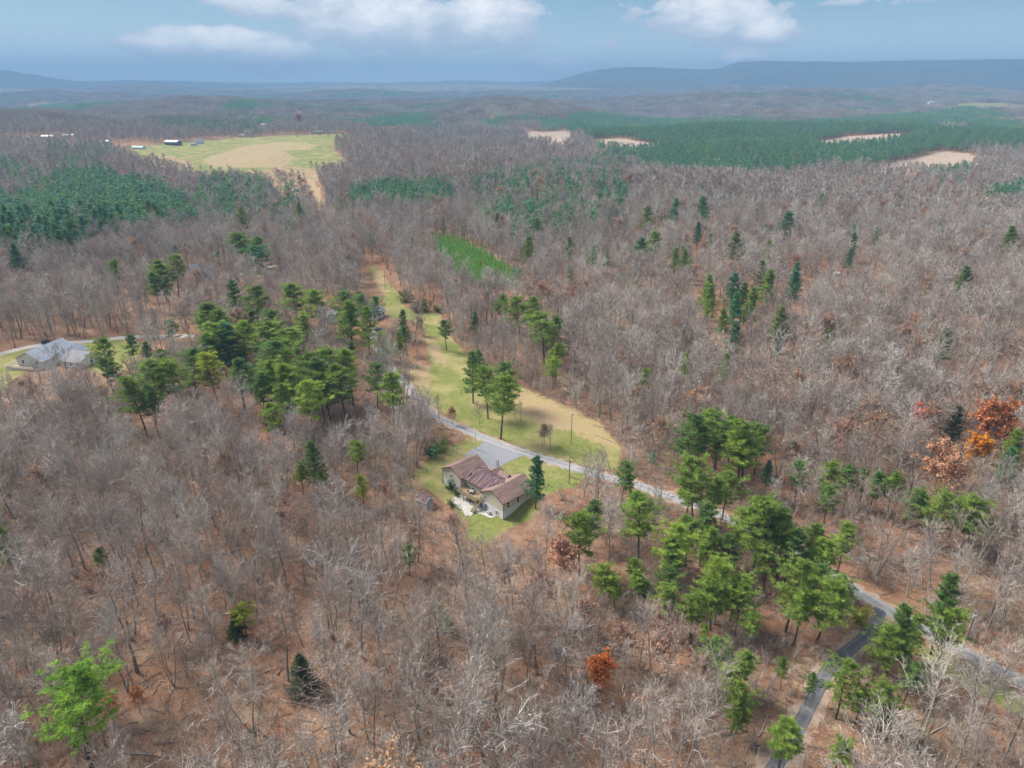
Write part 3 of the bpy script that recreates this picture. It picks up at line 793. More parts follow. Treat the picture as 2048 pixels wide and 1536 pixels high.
AUT = [  # autumn-leaved: photo position of the crown, radius in photo pixels, colour, proto
 (1845,832,34,(.52,.11,.045),0,'bright red'),(1850,868,26,(.40,.20,.11),2,'pale peach'),(1992,830,50,(.42,.17,.085),1,'wide salmon-orange'),(1950,886,34,(.58,.25,.025),0,'bright golden-orange'),
 (1868,925,56,(.40,.19,.11),4,'broad peach-coloured'),(1700,868,42,(.33,.17,.13),2,'dull pink'),(1200,1322,42,(.55,.19,.06),0,'vivid orange'),(215,1402,28,(.48,.19,.07),3,'thin pale orange'),(272,1392,22,(.52,.20,.05),3,'small clear orange'),
 (1112,1108,44,(.38,.18,.12),4,'peach-pink'),(1088,1158,38,(.36,.17,.13),2,'faded pink'),(985,1212,34,(.38,.16,.12),3,'narrow rose-pink'),(1255,1265,36,(.36,.20,.15),2,'thin salmon'),(1000,1130,30,(.34,.19,.14),2,'wispy rose-brown'),(1160,1210,34,(.38,.20,.13),2,'loose apricot'),(830,1260,28,(.34,.19,.13),3,'sparse copper'),(1120,1300,36,(.34,.20,.15),2,'washed-out pink'),(930,1350,26,(.38,.19,.10),3,'dim orange-brown'),(1290,1400,34,(.36,.20,.14),2,'light salmon-brown'),(330,1250,26,(.34,.18,.13),2,'faint pink-brown'),(1090,855,16,(.36,.2,.13),3,'slight buff-brown'),(1620,800,24,(.34,.2,.15),2,'smoky pink'),(1760,760,24,(.33,.2,.14),2,'hazy buff'),(1340,1285,46,(.34,.19,.14),2,'pinkish tan'),(472,832,24,(.36,.13,.07),3,'rusty red-brown'),
 (440,812,15,(.48,.22,.07),3,'small amber'),(470,642,30,(.28,.19,.12),4,'tan brown'),(205,785,26,(.46,.30,.08),3,'straw yellow'),(130,790,30,(.36,.20,.12),2,'thin buff'),(1535,752,30,(.34,.18,.13),2,'dusty pink'),
 (1390,540,12,(.42,.12,.08),0,'small coral red'),(595,238,9,(.40,.08,.06),0,'tiny crimson'),(1330,1225,26,(.34,.20,.14),2,'light brown'),(1080,560,14,(.32,.16,.12),2,'faded rose'),(1880,780,26,(.30,.17,.12),2,'pale russet'),
 (60,1190,30,(.38,.20,.15),2,'thin pinkish'),(650,540,20,(.28,.18,.12),2,'muted tan'),(840,640,14,(.33,.18,.12),3,'small buff'),(1460,720,12,(.36,.2,.14),3,'small peach'),(480,700,20,(.30,.17,.10),2,'brown'),(700,495,20,(.28,.17,.12),2,'dull brown'),
 (1660,655,22,(.30,.16,.12),2,'russet-tinged'),(1580,880,26,(.30,.20,.15),3,'thin tan'),(690,560,16,(.36,.17,.11),3,'light rust'),(175,1180,20,(.36,.17,.12),3,'small rosy'),(1400,1330,30,(.32,.18,.13),2,'soft pink-brown'),(905,820,14,(.36,.22,.12),3,'small sandy')]
BR, BRT, DK, BL, YL = (.20,.295,.06), (.26,.37,.065), (.14,.235,.07), (.10,.24,.12), (.30,.36,.05)
PN = [  # pines: crown centre and radius in the photo
 (700,640,42,'L',BR),(735,655,26,'L',BR),(690,600,22,'R',DK),(640,600,26,'R',BRT),(590,590,30,'R',BR),(505,592,24,'R',BR),(470,600,22,'L',DK),(410,625,32,'R',BR),(430,640,24,'R',BR),(455,688,42,'L',BL),(480,668,30,'R',BRT),
 (440,668,28,'R',BR),(530,660,34,'R',BR),(555,640,24,'R',DK),(560,682,34,'R',BR),(540,712,30,'R',DK),(600,730,30,'R',BR),(560,742,30,'R',BR),(578,765,28,'R',BRT),(642,722,30,'R',BR),(650,748,28,'R',DK),(700,732,24,'R',BR),(685,762,28,'R',BR),
 (782,772,26,'R',BR),(750,750,20,'R',DK),(620,792,28,'R',BRT),(560,792,24,'R',BR),(550,830,20,'R',BRT),(520,772,24,'R',DK),(380,732,24,'R',DK),(345,737,30,'R',BR),(290,752,30,'R',BR),(275,782,28,'R',BR),(300,802,22,'R',DK),(425,738,24,'R',YL),
 (478,742,28,'R',DK),(642,772,24,'R',BR),(420,700,20,'R',DK),(505,640,18,'R',DK),(600,655,20,'R',BR),(630,925,28,'L',DK),(600,945,14,'R',BRT),(645,955,13,'R',BR),(710,900,16,'R',BRT),(725,972,15,'R',YL),(330,722,18,'R',DK),(232,740,14,'R',DK),
 (200,702,20,'R',BR),(215,735,15,'R',DK),(262,690,14,'R',DK),(800,692,16,'L',BR),(770,683,18,'R',BRT),(805,650,13,'L',DK),(945,748,26,'L',DK),(1000,780,30,'R',BR),(975,765,22,'R',BR),(1018,748,20,'R',DK),(960,730,18,'L',DK),
 (892,655,13,'R',DK),(950,652,12,'L',DK),(1000,608,15,'R',BR),(1040,612,22,'R',BR),(1062,615,18,'R',BR),(1090,645,24,'R',BR),(1105,655,18,'R',DK),(1110,708,18,'R',BRT),(1108,732,14,'R',BRT),(1072,958,28,'L',BL),
 (1248,942,18,'R',DK),(1262,965,13,'R',BRT),(1163,1055,32,'R',BR),(1180,1030,24,'R',DK),(1285,1030,34,'R',BR),(1375,862,30,'R',DK),(1398,875,22,'R',DK),(1436,850,24,'R',BR),(1440,875,20,'R',DK),(1465,860,20,'R',DK),(1500,882,34,'R',BR),
 (1520,872,24,'R',DK),(1488,902,28,'R',BRT),(1433,893,16,'R',YL),(1400,960,36,'R',BR),(1430,978,24,'R',BR),(1378,975,22,'R',DK),(1455,965,24,'R',BR),(1535,950,18,'L',BL),(1600,940,20,'R',DK),(1650,945,22,'R',BR),(1660,990,18,'R',DK),
 (1700,955,18,'R',DK),(1730,962,18,'R',DK),(1752,965,22,'R',DK),(1785,972,22,'R',BR),(1828,1002,24,'R',DK),(1880,1010,28,'R',BR),(1912,1020,18,'R',DK),(1962,1030,28,'R',BR),(1938,1042,18,'R',DK),(1545,1030,42,'R',BR),(1572,1062,34,'R',BR),
 (1520,1050,32,'R',DK),(1480,1045,30,'R',BR),(1410,1048,28,'R',DK),(1430,1082,24,'R',BR),(1380,1062,24,'R',BR),(1345,1092,30,'R',BRT),(1350,1112,24,'R',DK),(1420,1102,20,'R',BR),(1462,1100,24,'R',DK),(1580,1100,30,'R',DK),(1540,1112,24,'R',BR),
 (1640,1087,30,'R',BR),(1660,1112,28,'R',BRT),(1620,1122,24,'R',BR),(1690,1077,22,'R',BR),(1590,1167,34,'R',BR),(1622,1160,28,'R',DK),(1650,1197,34,'R',BR),(1602,1212,28,'R',BR),(1680,1182,22,'R',DK),(1442,1162,30,'R',BRT),(1470,1172,24,'R',BR),
 (1430,1192,24,'R',BR),(1480,1202,24,'R',BR),(1345,1192,24,'R',BR),(1390,1205,24,'R',BR),(1215,1150,22,'R',BRT),(1232,1172,14,'R',BRT),(1270,1130,15,'R',BR),(1275,1158,20,'R',BR),(1292,1172,14,'R',DK),(1340,1150,20,'R',DK),(1500,1242,18,'R',BR),
 (1410,1262,11,'R',BRT),(1438,1312,24,'R',DK),(1485,1322,24,'R',BR),(1463,1352,20,'R',BRT),(1472,1402,26,'R',BR),(1475,1434,18,'R',BR),(1570,1332,12,'R',BR),(1620,1362,12,'R',DK),(1795,1270,42,'L',DK),(1762,1284,28,'R',BR),(1822,1268,28,'L',BR),
 (1888,1220,46,'L',DK),(1902,1238,30,'R',BR),(1690,1362,28,'R',BR),(1720,1402,20,'R',BR),(1780,1402,28,'R',BR),(1770,1424,18,'R',DK),(1575,1466,36,'R',BR),(1680,1492,24,'R',BR),(1822,1352,20,'R',DK),(135,1390,56,'R',(.19,.33,.05)),(12,1092,26,'L',BR),
 (198,1112,16,'R',BR),(605,1348,36,'C',(.085,.11,.055)),(470,1252,24,'C',(.07,.11,.03)),(485,1222,18,'R',YL),(815,1106,15,'R',DK),(875,1230,20,'C',(.06,.11,.03)),(893,1252,16,'C',(.06,.12,.02)),(1470,680,20,'L',BL),(1560,660,20,'L',BR),(1553,695,18,'L',(.06,.1,.06)),
 (1450,742,20,'L',BRT),(1370,735,17,'L',BRT),(1485,607,22,'L',DK),(1500,622,20,'L',BR),(1468,628,18,'L',BL),(1465,588,18,'L',BL),(1415,592,20,'L',BR),(1418,612,18,'L',BR),(1445,650,14,'L',BR),(1535,575,22,'L',BR),(1590,562,15,'L',BL),(1585,585,19,'L',BL),
 (1520,560,16,'L',BR),(1650,688,14,'L',BR),(1882,702,20,'L',DK),(1890,688,12,'L',BL),(1290,750,13,'R',BR),(1910,850,22,'L',(.07,.11,.06)),(2022,905,28,'L',BR),(2015,930,22,'L',BL),(1310,488,22,'L',BR),(1283,502,20,'L',BL),(1470,492,18,'L',BR),
 (1350,530,14,'L',BR),(1055,505,16,'L',BR),(1405,415,17,'L',BL),(1350,420,14,'L',BL),(1295,435,16,'L',BR),(1572,447,20,'L',BL),(1698,527,12,'L',BL),(1640,410,10,'L',BL),(1706,470,10,'L',BL),(1925,572,20,'L',DK),(2018,480,20,'L',BR),(1990,385,26,'L',BL),
 (1138,505,12,'L',DK),(1185,522,10,'L',DK),(1214,532,10,'L',DK),(1245,567,10,'L',BR),(1270,585,10,'L',BR),(1140,560,10,'L',BR),(1160,600,12,'C',BL),(1368,528,12,'L',BR),(1395,475,12,'L',BL),(1420,490,10,'L',BL),(1535,510,12,'L',BR),(1705,495,12,'L',BL),
 (1750,485,10,'L',BR),(600,430,13,'L',BR),(485,440,13,'L',BRT),(682,418,13,'L',BL),(36,525,16,'L',BL),(636,418,8,'C',BL),(510,490,26,'R',DK),(490,478,24,'R',BR),(525,508,22,'R',BL),(468,480,16,'R',BR),(322,535,24,'R',BR),(345,530,18,'R',BR),(225,540,14,'R',BR),
 (310,568,16,'R',DK),(330,572,14,'R',DK),(580,470,10,'L',BR),(695,700,14,'R',DK),(290,700,12,'R',DK),(340,655,14,'R',DK),(480,740,12,'R',BR),(870,905,13,'C',DK),(1300,915,8,'C',BR),(505,548,7,'C',DK),(528,545,7,'C',DK),(537,545,7,'C',DK),(595,269,6,'C',DK),(625,268,6,'C',DK),
 (640,268,5,'C',DK),(656,267,6,'C',DK),(688,257,11,'C',BL),(715,250,7,'C',BL),(622,330,6,'C',BL),(633,332,7,'C',BL),(1308,905,8,'R',DK),(812,668,12,'R',DK),(745,610,14,'R',DK),(725,602,14,'R',DK)]

LANDMARKS = [((-9,167),'the brown-roofed house'),((-5,192),'the wide grey driveway'),(hit(100,735),'the white house with the blue-grey roof'),(hit(742,640),'the grey-roofed house up the road'),(hit(1755,1225),'the fork of the two lanes'),
 (hit(135,1440),'the big bright pine near the lower left corner'),(hit(1200,1370),'the vivid orange tree'),(hit(1112,1150),'the peach-pink tree'),(hit(605,1390),'the grey-green cedar'),(hit(1142,886),'the utility pole in the meadow'),(hit(980,815),'the island of pines in the meadow'),
 (hit(1885,1290),'the dark pine above the lane'),(hit(1545,1120),'the dense pine grove by the road'),(hit(1400,1010),'the flat-topped pines above the road'),(hit(1845,870),'the bright red tree'),(hit(1935,930),'the golden-orange tree'),(hit(1868,970),'the broad peach tree'),
 (hit(1470,715),'the lone round dark pine on the slope'),(hit(460,730),'the dark pine knoll'),(hit(850,1010),'the small shed'),(hit(205,800),'the straw-yellow tree'),(hit(472,860),'the rusty red-brown tree'),(hit(1370,765),'the small bright pine on the slope'),(hit(1640,1380),'the dark side lane'),
 (hit(1560,700),'the pair of pale pines'),(hit(630,960),'the lone dark pine left of the brown-roofed house'),(hit(1285,1070),'the rounded pine below the road'),(hit(1072,1000),'the blue-green pine beside the brown-roofed house'),(hit(1472,1440),'the column of bright pines at the bottom'),(hit(985,1250),'the rose-pink tree'),
 (hit(272,1430),'the small clear orange tree'),(hit(12,1120),'the pine at the left edge'),(hit(815,1130),'the small dark pine in the bare woods'),(hit(2020,940),'the pine at the right edge'),(hit(1680,1520),'the small pine beside the side lane'),(hit(875,1265),'the green thicket in the lower middle'),(hit(1962,1065),'the last pine of the row'),
 (hit(771,578),'the pole in the grassy strip'),(hit(450,305),'the far farm field'),(hit(350,290),'the long dark barn'),(hit(220,440),'the dark pine stand at upper left'),(hit(800,402),'the dark pine clump right of the cleared slope'),(hit(630,390),'the tan cleared strip'),
 (hit(950,530),'the strip of young bright pines'),(hit(1672,562),'the hunting blind'),(hit(1100,415),'the mixed pines in the upper middle'),(hit(408,556),'the steep-roofed grey house'),(hit(530,550),'the small lawn by the gravel track'),(hit(510,520),'the round pine clump above the track'),
 (hit(1285,510),'the tall blue-green pine above the slope'),(hit(1590,600),'the stacked dark pines on the slope'),(hit(36,545),'the star-shaped pine at left'),(hit(1700,300),'the clear-cuts in the plantation'),(hit(60,480),'the pines on the left border'),(hit(300,500),'the bare woods below the dark stand'),(hit(430,430),'the thinned pines beside the dark stand'),(hit(600,440),'the bright pine at the foot of the cleared slope')]
used = {}
DIRS = ['right of', 'behind and right of', 'behind', 'behind and left of', 'left of', 'in front and left of', 'in front of', 'in front and right of']
def word_dist(d): return 'close' if d < 9 else ('a short way' if d < 24 else ('some way' if d < 60 else 'far'))
def make_label(desc_list, x, y):
    """a label that no other thing carries: look first, then what it stands beside"""
    ds = sorted(((math.hypot(x-p[0], y-p[1]), p, n) for p, n in LANDMARKS), key=lambda q: q[0])
    for desc in desc_list:
        for d, p, n in ds[:14]:
            if d < 1.5: continue
            a = math.atan2(y-p[1], x-p[0]); k = int(round(a/(math.pi/4))) % 8
            for rel in (f'{DIRS[k]} {n}', f'{word_dist(d)} {DIRS[k]} {n}'):
                lab = f'{desc} {rel}'
                if len(lab.split()) <= 16 and lab not in used:
                    used[lab] = 1; return lab
    desc = desc_list[0]; lab = f'{desc} {DIRS[k]} {ds[0][2]}'
    used[lab] = used.get(lab, 0)+1; return ' '.join(lab.split()[:16])

def place(name, protos, k, x, y, s, sxy, color, label, cat, group, parts=('trunk', 'crown')):
    z = float(HT(x, y)); e = empty(name, (x, y, z), rng.uniform(0, 6.28)); e.scale = (s*sxy, s*sxy, s)
    tag(e, label, cat, group)
    for i, nm in enumerate(parts):
        o = link(nm, protos[k][i], e); o.color = (*color, 1)
    return e
occupied = []     # (x, y, crown radius)
def from_crown(px, py, rpx, frac):
    """tree size and foot from where its crown shows: returns x, y, scale height"""
    dz = 8.0
    for _ in range(3):
        p = hit(px, py, dz); d = project(p[0], p[1], HT(p[0], p[1])+dz)[2]; r = rpx*d/FPX; dz = frac(r)
    return p, r
for px, py, rp, colr, k, nm in AUT:
    Hk = LEAFY[k][2]
    p, r = from_crown(px, py, rp, lambda r: min(max(r*2.6, 5), 18)*.9); r *= .82
    Ht = min(max(r*3.2, 6), 24)
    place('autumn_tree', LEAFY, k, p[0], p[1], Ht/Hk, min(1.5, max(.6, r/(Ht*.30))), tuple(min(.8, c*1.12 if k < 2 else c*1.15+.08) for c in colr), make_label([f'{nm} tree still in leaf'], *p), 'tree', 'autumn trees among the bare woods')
    occupied.append((p[0], p[1], r*1.15 if k < 2 or nm.startswith('broad') else .01))
conifers = []
for px, py, rp, kd, colr in PN:
    if kd == 'R': frac = lambda r: min(max(r*3.7, 6.0), 18)
    elif kd == 'L': frac = lambda r: min(max(r*2.5, 4.5), 14)
    else: frac = lambda r: min(max(r*1.2, 1.6), 6)
    p, r = from_crown(px, py, rp, frac); r *= 1.08
    if kd == 'R': k = random.choice([0, 1, 2, 3, 8]); Ht = frac(r)/.76; sxy = r/(Ht*.175)
    elif kd == 'L': k = random.choice([4, 5, 6]); r *= 1.15 if math.hypot(*p) > 300 else 1.0; Ht = frac(r)/.58; sxy = r/(Ht*.225)
    else: k = random.choice([7, 9]); Ht = frac(r)/.46; sxy = r/(Ht*.23)
    j = rng.uniform(.82, 1.18)
    conifers.append((p[0], p[1], Ht, min(1.7, max(.6, sxy)), k, tuple(c*j for c in colr), kd)); occupied.append((p[0], p[1], r*.9))

STANDS = [ # photo outline of each stand, share of conifers, spacing, height, young?
 ([(55,390),(110,352),(200,345),(300,372),(360,398),(410,440),(330,455),(235,470),(150,500),(60,512),(-40,500),(-40,420)], .92, 6.0, 17, 0),
 ([(380,400),(430,362),(560,372),(600,402),(590,440),(400,452)], .38, 6.5, 17, 0),
 ([(700,388),(760,374),(900,366),(908,408),(810,418),(700,412)], .92, 6.0, 15, 0),
 ([(940,362),(1180,332),(1270,372),(1250,420),(1180,468),(1000,478),(950,430)], .40, 6.5, 16, 0),
 ([(1370,300),(1330,335),(1180,350),(1060,350),(1080,330),(1240,300)], .25, 7, 15, 0),
 ([(970,240),(1130,232),(1300,238),(1500,235),(1640,242),(1830,226),(1940,236),(2060,255),(2300,270),(2300,300),(2060,300),(1940,290),(1900,300),(1700,328),(1560,340),(1440,350),(1340,340),(1270,318),(1200,300),(1140,262),(1050,258),(975,256)], .97, 6.0, 15, 0),
 ([(862,474),(905,472),(960,498),(1036,543),(1030,560),(990,568),(930,562),(885,522)], 1.0, 3.0, 5.5, 1),
 ([(960,498),(1036,530),(1040,556),(990,545),(940,515)], 1.0, 4.5, 11, 0),
 ([(300,245),(480,228),(520,262),(400,262)], .45, 8, 14, 0), ([(-60,300),(60,330),(150,400),(60,440),(-60,440)], .35, 7, 15, 0),
 ([(430,214),(560,205),(600,214),(450,221)], .9, 9, 14, 0), ([(1370,235),(1430,225),(1460,240),(1400,248)], .8, 9, 14, 0), ([(680,188),(790,186),(800,193),(690,194)], .9, 10, 14, 0),
 ([(1840,335),(1900,320),(1960,340),(1900,350)], .8, 7, 12, 0), ([(560,205),(830,212),(830,218),(600,222)], .35, 10, 14, 0), ([(90,285),(240,290),(160,350),(80,340)], .25, 8, 14, 0),
 ([(1990,380),(2060,360),(2060,420),(1980,410)], .5, 8, 15, 0)]
ST_W = [(world_poly(p, 9.0 if not yg else 3.0), a, sp, h, yg) for p, a, sp, h, yg in STANDS]

def jitter_grid(x0, x1, y0, y1, sp, R):
    gx = np.arange(x0, x1, sp); gy = np.arange(y0, y1, sp); X, Y = np.meshgrid(gx, gy)
    X = X+R.uniform(-.48, .48, X.shape)*sp; Y = Y+R.uniform(-.48, .48, Y.shape)*sp
    return X.ravel(), Y.ravel()
R0 = np.random.default_rng(3)
def wedge(x, y, rmin, rmax, tan_=1.02): r = np.hypot(x, y); return (r > rmin) & (r < rmax) & (np.abs(x) < np.maximum(y, 0)*tan_+55) & (y > 20)
# hardwoods, near and middle distance
MID = 1900
bx, by = [], []
for r0, r1, sp in ((25, 330, 5.25), (330, 800, 5.8), (800, MID, 6.9)):
    X, Y = jitter_grid(-r1*.8-60, r1*.8+60, 20, r1, sp, R0)
    m = wedge(X, Y, r0, r1, .86); bx.append(X[m]); by.append(Y[m])
bx, by = np.concatenate(bx), np.concatenate(by)
gap = vnoise(bx/16, by/16, 77)*.6+vnoise(bx/48, by/48, 78)*.4
keep = (gap > .33) | (R0.random(len(bx)) < .45)
keep &= ~near_anything(bx, by)
rb = np.hypot(bx, by)
for sh in (5.0, 10.0, 15.0):       # the road, the yards and the meadow keep open margins
    qx, qy = bx*(1+sh/rb), by*(1+sh/rb); q = rb < 620
    near_r = np.zeros(len(bx), bool); near_l = near_r.copy()
    near_r[q] = seg_dist(ROAD[::2], qx[q], qy[q]) < 2.6; near_l[q] = seg_dist(LANE[::2], qx[q], qy[q]) < 2.2
    near_r[q] |= seg_dist(BACK[::2], qx[q], qy[q]) < 3.5
    keep &= ~(near_r & (R0.random(len(bx)) < .80)); keep &= ~(near_l & (R0.random(len(bx)) < .55))
    for P in LAWN_W+TAN_W[:4]: keep &= ~(inside(P, qx, qy) & (R0.random(len(bx)) < .80))
    for P in HOUSES: keep &= ~(inside(P, qx, qy) & (R0.random(len(bx)) < .93))
for P in BRUSH_W: keep &= ~(inside(P, bx, by) & (R0.random(len(bx)) < .85))
for cx, cy_, cr in occupied:
    if cr < .1: keep &= np.hypot(bx-cx, by-cy_) > 2.5; continue
    rr_ = math.hypot(cx, cy_); ux_, uy_ = -cx/rr_, -cy_/rr_
    al = (bx-cx)*ux_+(by-cy_)*uy_; ac = np.abs((bx-cx)*uy_-(by-cy_)*ux_)
    reach = 10.0+rr_*.042
    keep &= ~((al > -cr*.6) & (al < reach) & (ac < cr*.95+1.8) & (R0.random(len(bx)) < .94))
# nothing grown tall right in front of the open yard and lawns seen from the hill side
bx, by = bx[keep], by[keep]
con = np.zeros(len(bx)); hgt = np.zeros(len(bx))
for P, a, sp, h, yg in ST_W:
    m = inside(P, bx, by); con[m] = np.maximum(con[m], a); hgt[m] = h
con = np.maximum(con, np.where(np.hypot(bx, by) > 420, .075*(vnoise(bx/110, by/110, 80) > .58)+.016, 0))
isC = R0.random(len(bx)) < con
yng = np.zeros(len(bx), bool)
for P, a, sp, h, yg in ST_W:
    if yg: yng |= inside(P, bx, by)
for x, y, h in zip(bx[isC & ~yng], by[isC & ~yng], hgt[isC & ~yng]):
    conifers.append((x, y, (h*1.22 or 14)*R0.uniform(.72, 1.15), R0.uniform(1.0, 1.4), int(R0.choice([4, 5, 6])), BL if R0.random() < .6 else DK, 'L'))
ybx, yby = [], []
for P, a, sp, h, yg in ST_W:
    if yg:
        X, Y = jitter_grid(P[:, 0].min(), P[:, 0].max(), P[:, 1].min(), P[:, 1].max(), sp, R0); m = inside(P, X, Y); ybx.append(X[m]); yby.append(Y[m])
ybx, yby = np.concatenate(ybx), np.concatenate(yby)
hx, hy = bx[~isC & ~yng], by[~isC & ~yng]
hh = 1.16*R0.uniform(.66, 1.15, len(hx))*np.where(R0.random(len(hx)) < .24, .55, 1.0)*np.where(np.hypot(hx, hy) > 900, .86, 1)
# clearance: keep the near tall trees off the sight lines to the brown-roofed house and the road junction by growing them small there, as the thinned edge of the yard is
yard = rect_uv(-34, 14, -16, 22)
small = inside(rect_uv(-32, 16, -26, -2), hx, hy); hh[small] *= .55
small = (seg_dist(ROAD[::3], hx, hy) < 7) & (hy < 260); hh[small] *= .62
order = np.argsort(np.where(wedge(hx, hy, 60, MID, .76), np.hypot(hx, hy)/np.maximum(hh, .3), 1e9))
px_, py_, _d = project(hx, hy, HT(hx, hy)+6)
vis = (px_ > -20) & (px_ < 2068) & (py_ > 0) & (py_ < 1560)
ids = [i for i in order if vis[i]][:300]
chosen = np.zeros(len(hx), bool); chosen[ids] = True
for i in ids:
    k = int(R0.integers(0, NB)); Hk = BARE[k][2]; s = hh[i]*1.0; pale, ruddy = float(np.clip(R0.beta(1.2, 1.2), 0, 1)), float(R0.random())
    Ht = Hk*s; size = 'tall' if Ht > 18 else ('low' if Ht < 11 else 'mid-height')
    form = {3: 'twin-stemmed', 8: 'twin-stemmed', 11: 'twin-stemmed', 6: 'many-stemmed', 5: 'slender', 12: 'slender', 2: 'broad-crowned', 13: 'broad-crowned', 7: 'narrow', 9: 'upswept'}.get(k, 'straight')
    tone = 'pale grey' if pale > .66 else ('dark brown' if pale < .33 else 'grey-brown')
    if ruddy > .72: tone = 'reddish '+tone.split('-')[-1].split()[-1] if tone != 'pale grey' else 'pinkish grey'
    lab = make_label([f'{size} {form} {tone} bare tree'], hx[i], hy[i])
    place('bare_tree', BARE, k, hx[i], hy[i], s, R0.uniform(.82, 1.12), (pale, ruddy, 0), lab, 'tree', 'bare trees of the near woods')

con_px = []
for i, c in enumerate(conifers):
    qx, qy, d = project(c[0], c[1], float(HT(c[0], c[1]))+c[2]*.6)
    ok = -30 < qx < 2080 and 0 < qy < 1580
    con_px.append((-c[2]/d if ok else 0))
corder = np.argsort(con_px); cnear = set(int(i) for i in corder[:300])
for i in cnear:
    x, y, Ht, sxy, k, colr, kd = conifers[i]
    shape = {'R': 'flat-topped' if k in (1, 3) else 'round-headed', 'L': 'layered', 'C': 'cone-shaped'}[kd]
    g = colr[1]; tone = 'yellow-green' if colr[0] > .26 else ('bright green' if g > .30 else ('blue-green' if colr[2] > .09 else ('mid-green' if g > .24 else 'dark green')))
    size = 'tall' if Ht > 20 else ('small' if Ht < 11 else 'medium')
    lab = make_label([f'{size} {tone} {shape} pine', f'{tone} {shape} {size} pine with bushy crown'], x, y)
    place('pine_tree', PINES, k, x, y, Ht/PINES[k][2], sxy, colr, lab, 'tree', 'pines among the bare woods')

# ---- the rest of the woods: one object each, copies instanced on points
def instancer(name, pts, rots, scl, idx, protos, kind='stuff'):
    me = bpy.data.meshes.new(name); me.vertices.add(len(pts)); me.vertices.foreach_set('co', np.asarray(pts, np.float32).ravel())
    def attr(nm, typ, key, arr):
        a = me.attributes.new(nm, typ, 'POINT'); a.data.foreach_set(key, np.asarray(arr).ravel())
    attr('rot', 'FLOAT_VECTOR', 'vector', np.asarray(rots, np.float32)); attr('scl', 'FLOAT_VECTOR', 'vector', np.asarray(scl, np.float32)); attr('pick', 'INT', 'value', np.asarray(idx, np.int32))
    o = link(name, me); o['kind'] = kind
    col = bpy.data.collections.new(name+'_kinds')
    for j, m in enumerate(protos):
        po = bpy.data.objects.new(f'{name}_{j:02d}', m); col.objects.link(po)
    ng = bpy.data.node_groups.new(name, 'GeometryNodeTree')
    ng.interface.new_socket('Geometry', in_out='INPUT', socket_type='NodeSocketGeometry'); ng.interface.new_socket('Geometry', in_out='OUTPUT', socket_type='NodeSocketGeometry')
    N, Lk = ng.nodes, ng.links
    gi, go = N.new('NodeGroupInput'), N.new('NodeGroupOutput')
    ci = N.new('GeometryNodeCollectionInfo'); ci.inputs[0].default_value = col; ci.inputs['Separate Children'].default_value = True; ci.inputs['Reset Children'].default_value = True
    iop = N.new('GeometryNodeInstanceOnPoints'); iop.inputs['Pick Instance'].default_value = True
    def named(nm, typ):
        a = N.new('GeometryNodeInputNamedAttribute'); a.data_type = typ; a.inputs[0].default_value = nm; return a.outputs[0]
    Lk.new(gi.outputs[0], iop.inputs['Points']); Lk.new(ci.outputs[0], iop.inputs['Instance'])
    Lk.new(named('pick', 'INT'), iop.inputs['Instance Index'])
    e2r = N.new('FunctionNodeEulerToRotation'); Lk.new(named('rot', 'FLOAT_VECTOR'), e2r.inputs[0]); Lk.new(e2r.outputs[0], iop.inputs['Rotation'])
    Lk.new(named('scl', 'FLOAT_VECTOR'), iop.inputs['Scale']); Lk.new(iop.outputs[0], go.inputs[0])
    md = o.modifiers.new(name, 'NODES'); md.node_group = ng
    return o
W_B = [joined('w', [*bare_tree(500+k, H=H, spread=sp, n1=10, n2=6, n3=5, n4=3, tw=.066, lod=1, bole=b, forks=fk)[:2]], [M['bark_i'], M['twig_i']]) for k, (H, sp, b, fk) in enumerate([(17, 1, .4, 1), (18, .85, .45, 1), (15, 1.1, .35, 1), (16, 1, .4, 2), (14, .9, .35, 1), (19, .8, .5, 1), (15, 1.15, .35, 3), (17, .95, .42, 2)])]
W_B += [joined('w', list(bare_tree(520+k, H=14, spread=1.05, n1=9, n2=6, n3=5, n4=3, tw=.06, lod=1, leafy=2200)), [M['bark_i'], M['twig_i'], M['leafy_i']]) for k in range(2)]
W_BF = [joined('w', [*bare_tree(540+k, H=H, spread=sp, n1=7, n2=6, n3=5, n4=0, tw=.17, lod=1, bole=b)[:2]], [M['bark_i'], M['twig_i']]) for k, (H, sp, b) in enumerate([(17, 1, .4), (18, .85, .45), (15, 1.1, .35), (16, 1, .4), (14, .95, .4), (18, .9, .5)])]
m = ~chosen; hx2, hy2, hh2 = hx[m], hy[m], hh[m]; r2 = np.hypot(hx2, hy2)
hz2 = HT(hx2, hy2)
nearw = r2 < 620
pk = np.where(nearw, R0.integers(0, 8, len(hx2)), 10+R0.integers(0, 6, len(hx2)))
pk = np.where((r2 < 1200) & (R0.random(len(hx2)) < .035), R0.integers(8, 10, len(hx2)), pk)
sc = hh2[:, None]*np.stack([R0.uniform(.85, 1.15, len(hx2))]*2+[R0.uniform(.9, 1.1, len(hx2))], 1)
rt = np.zeros((len(hx2), 3)); rt[:, 2] = R0.uniform(0, 6.28, len(hx2))
o = instancer('bare_woods', np.stack([hx2, hy2, hz2], 1), rt, sc, pk, W_B+W_BF)
tag(o, 'grey-brown leafless woods spreading over the slopes behind the nearer trees', 'woods')

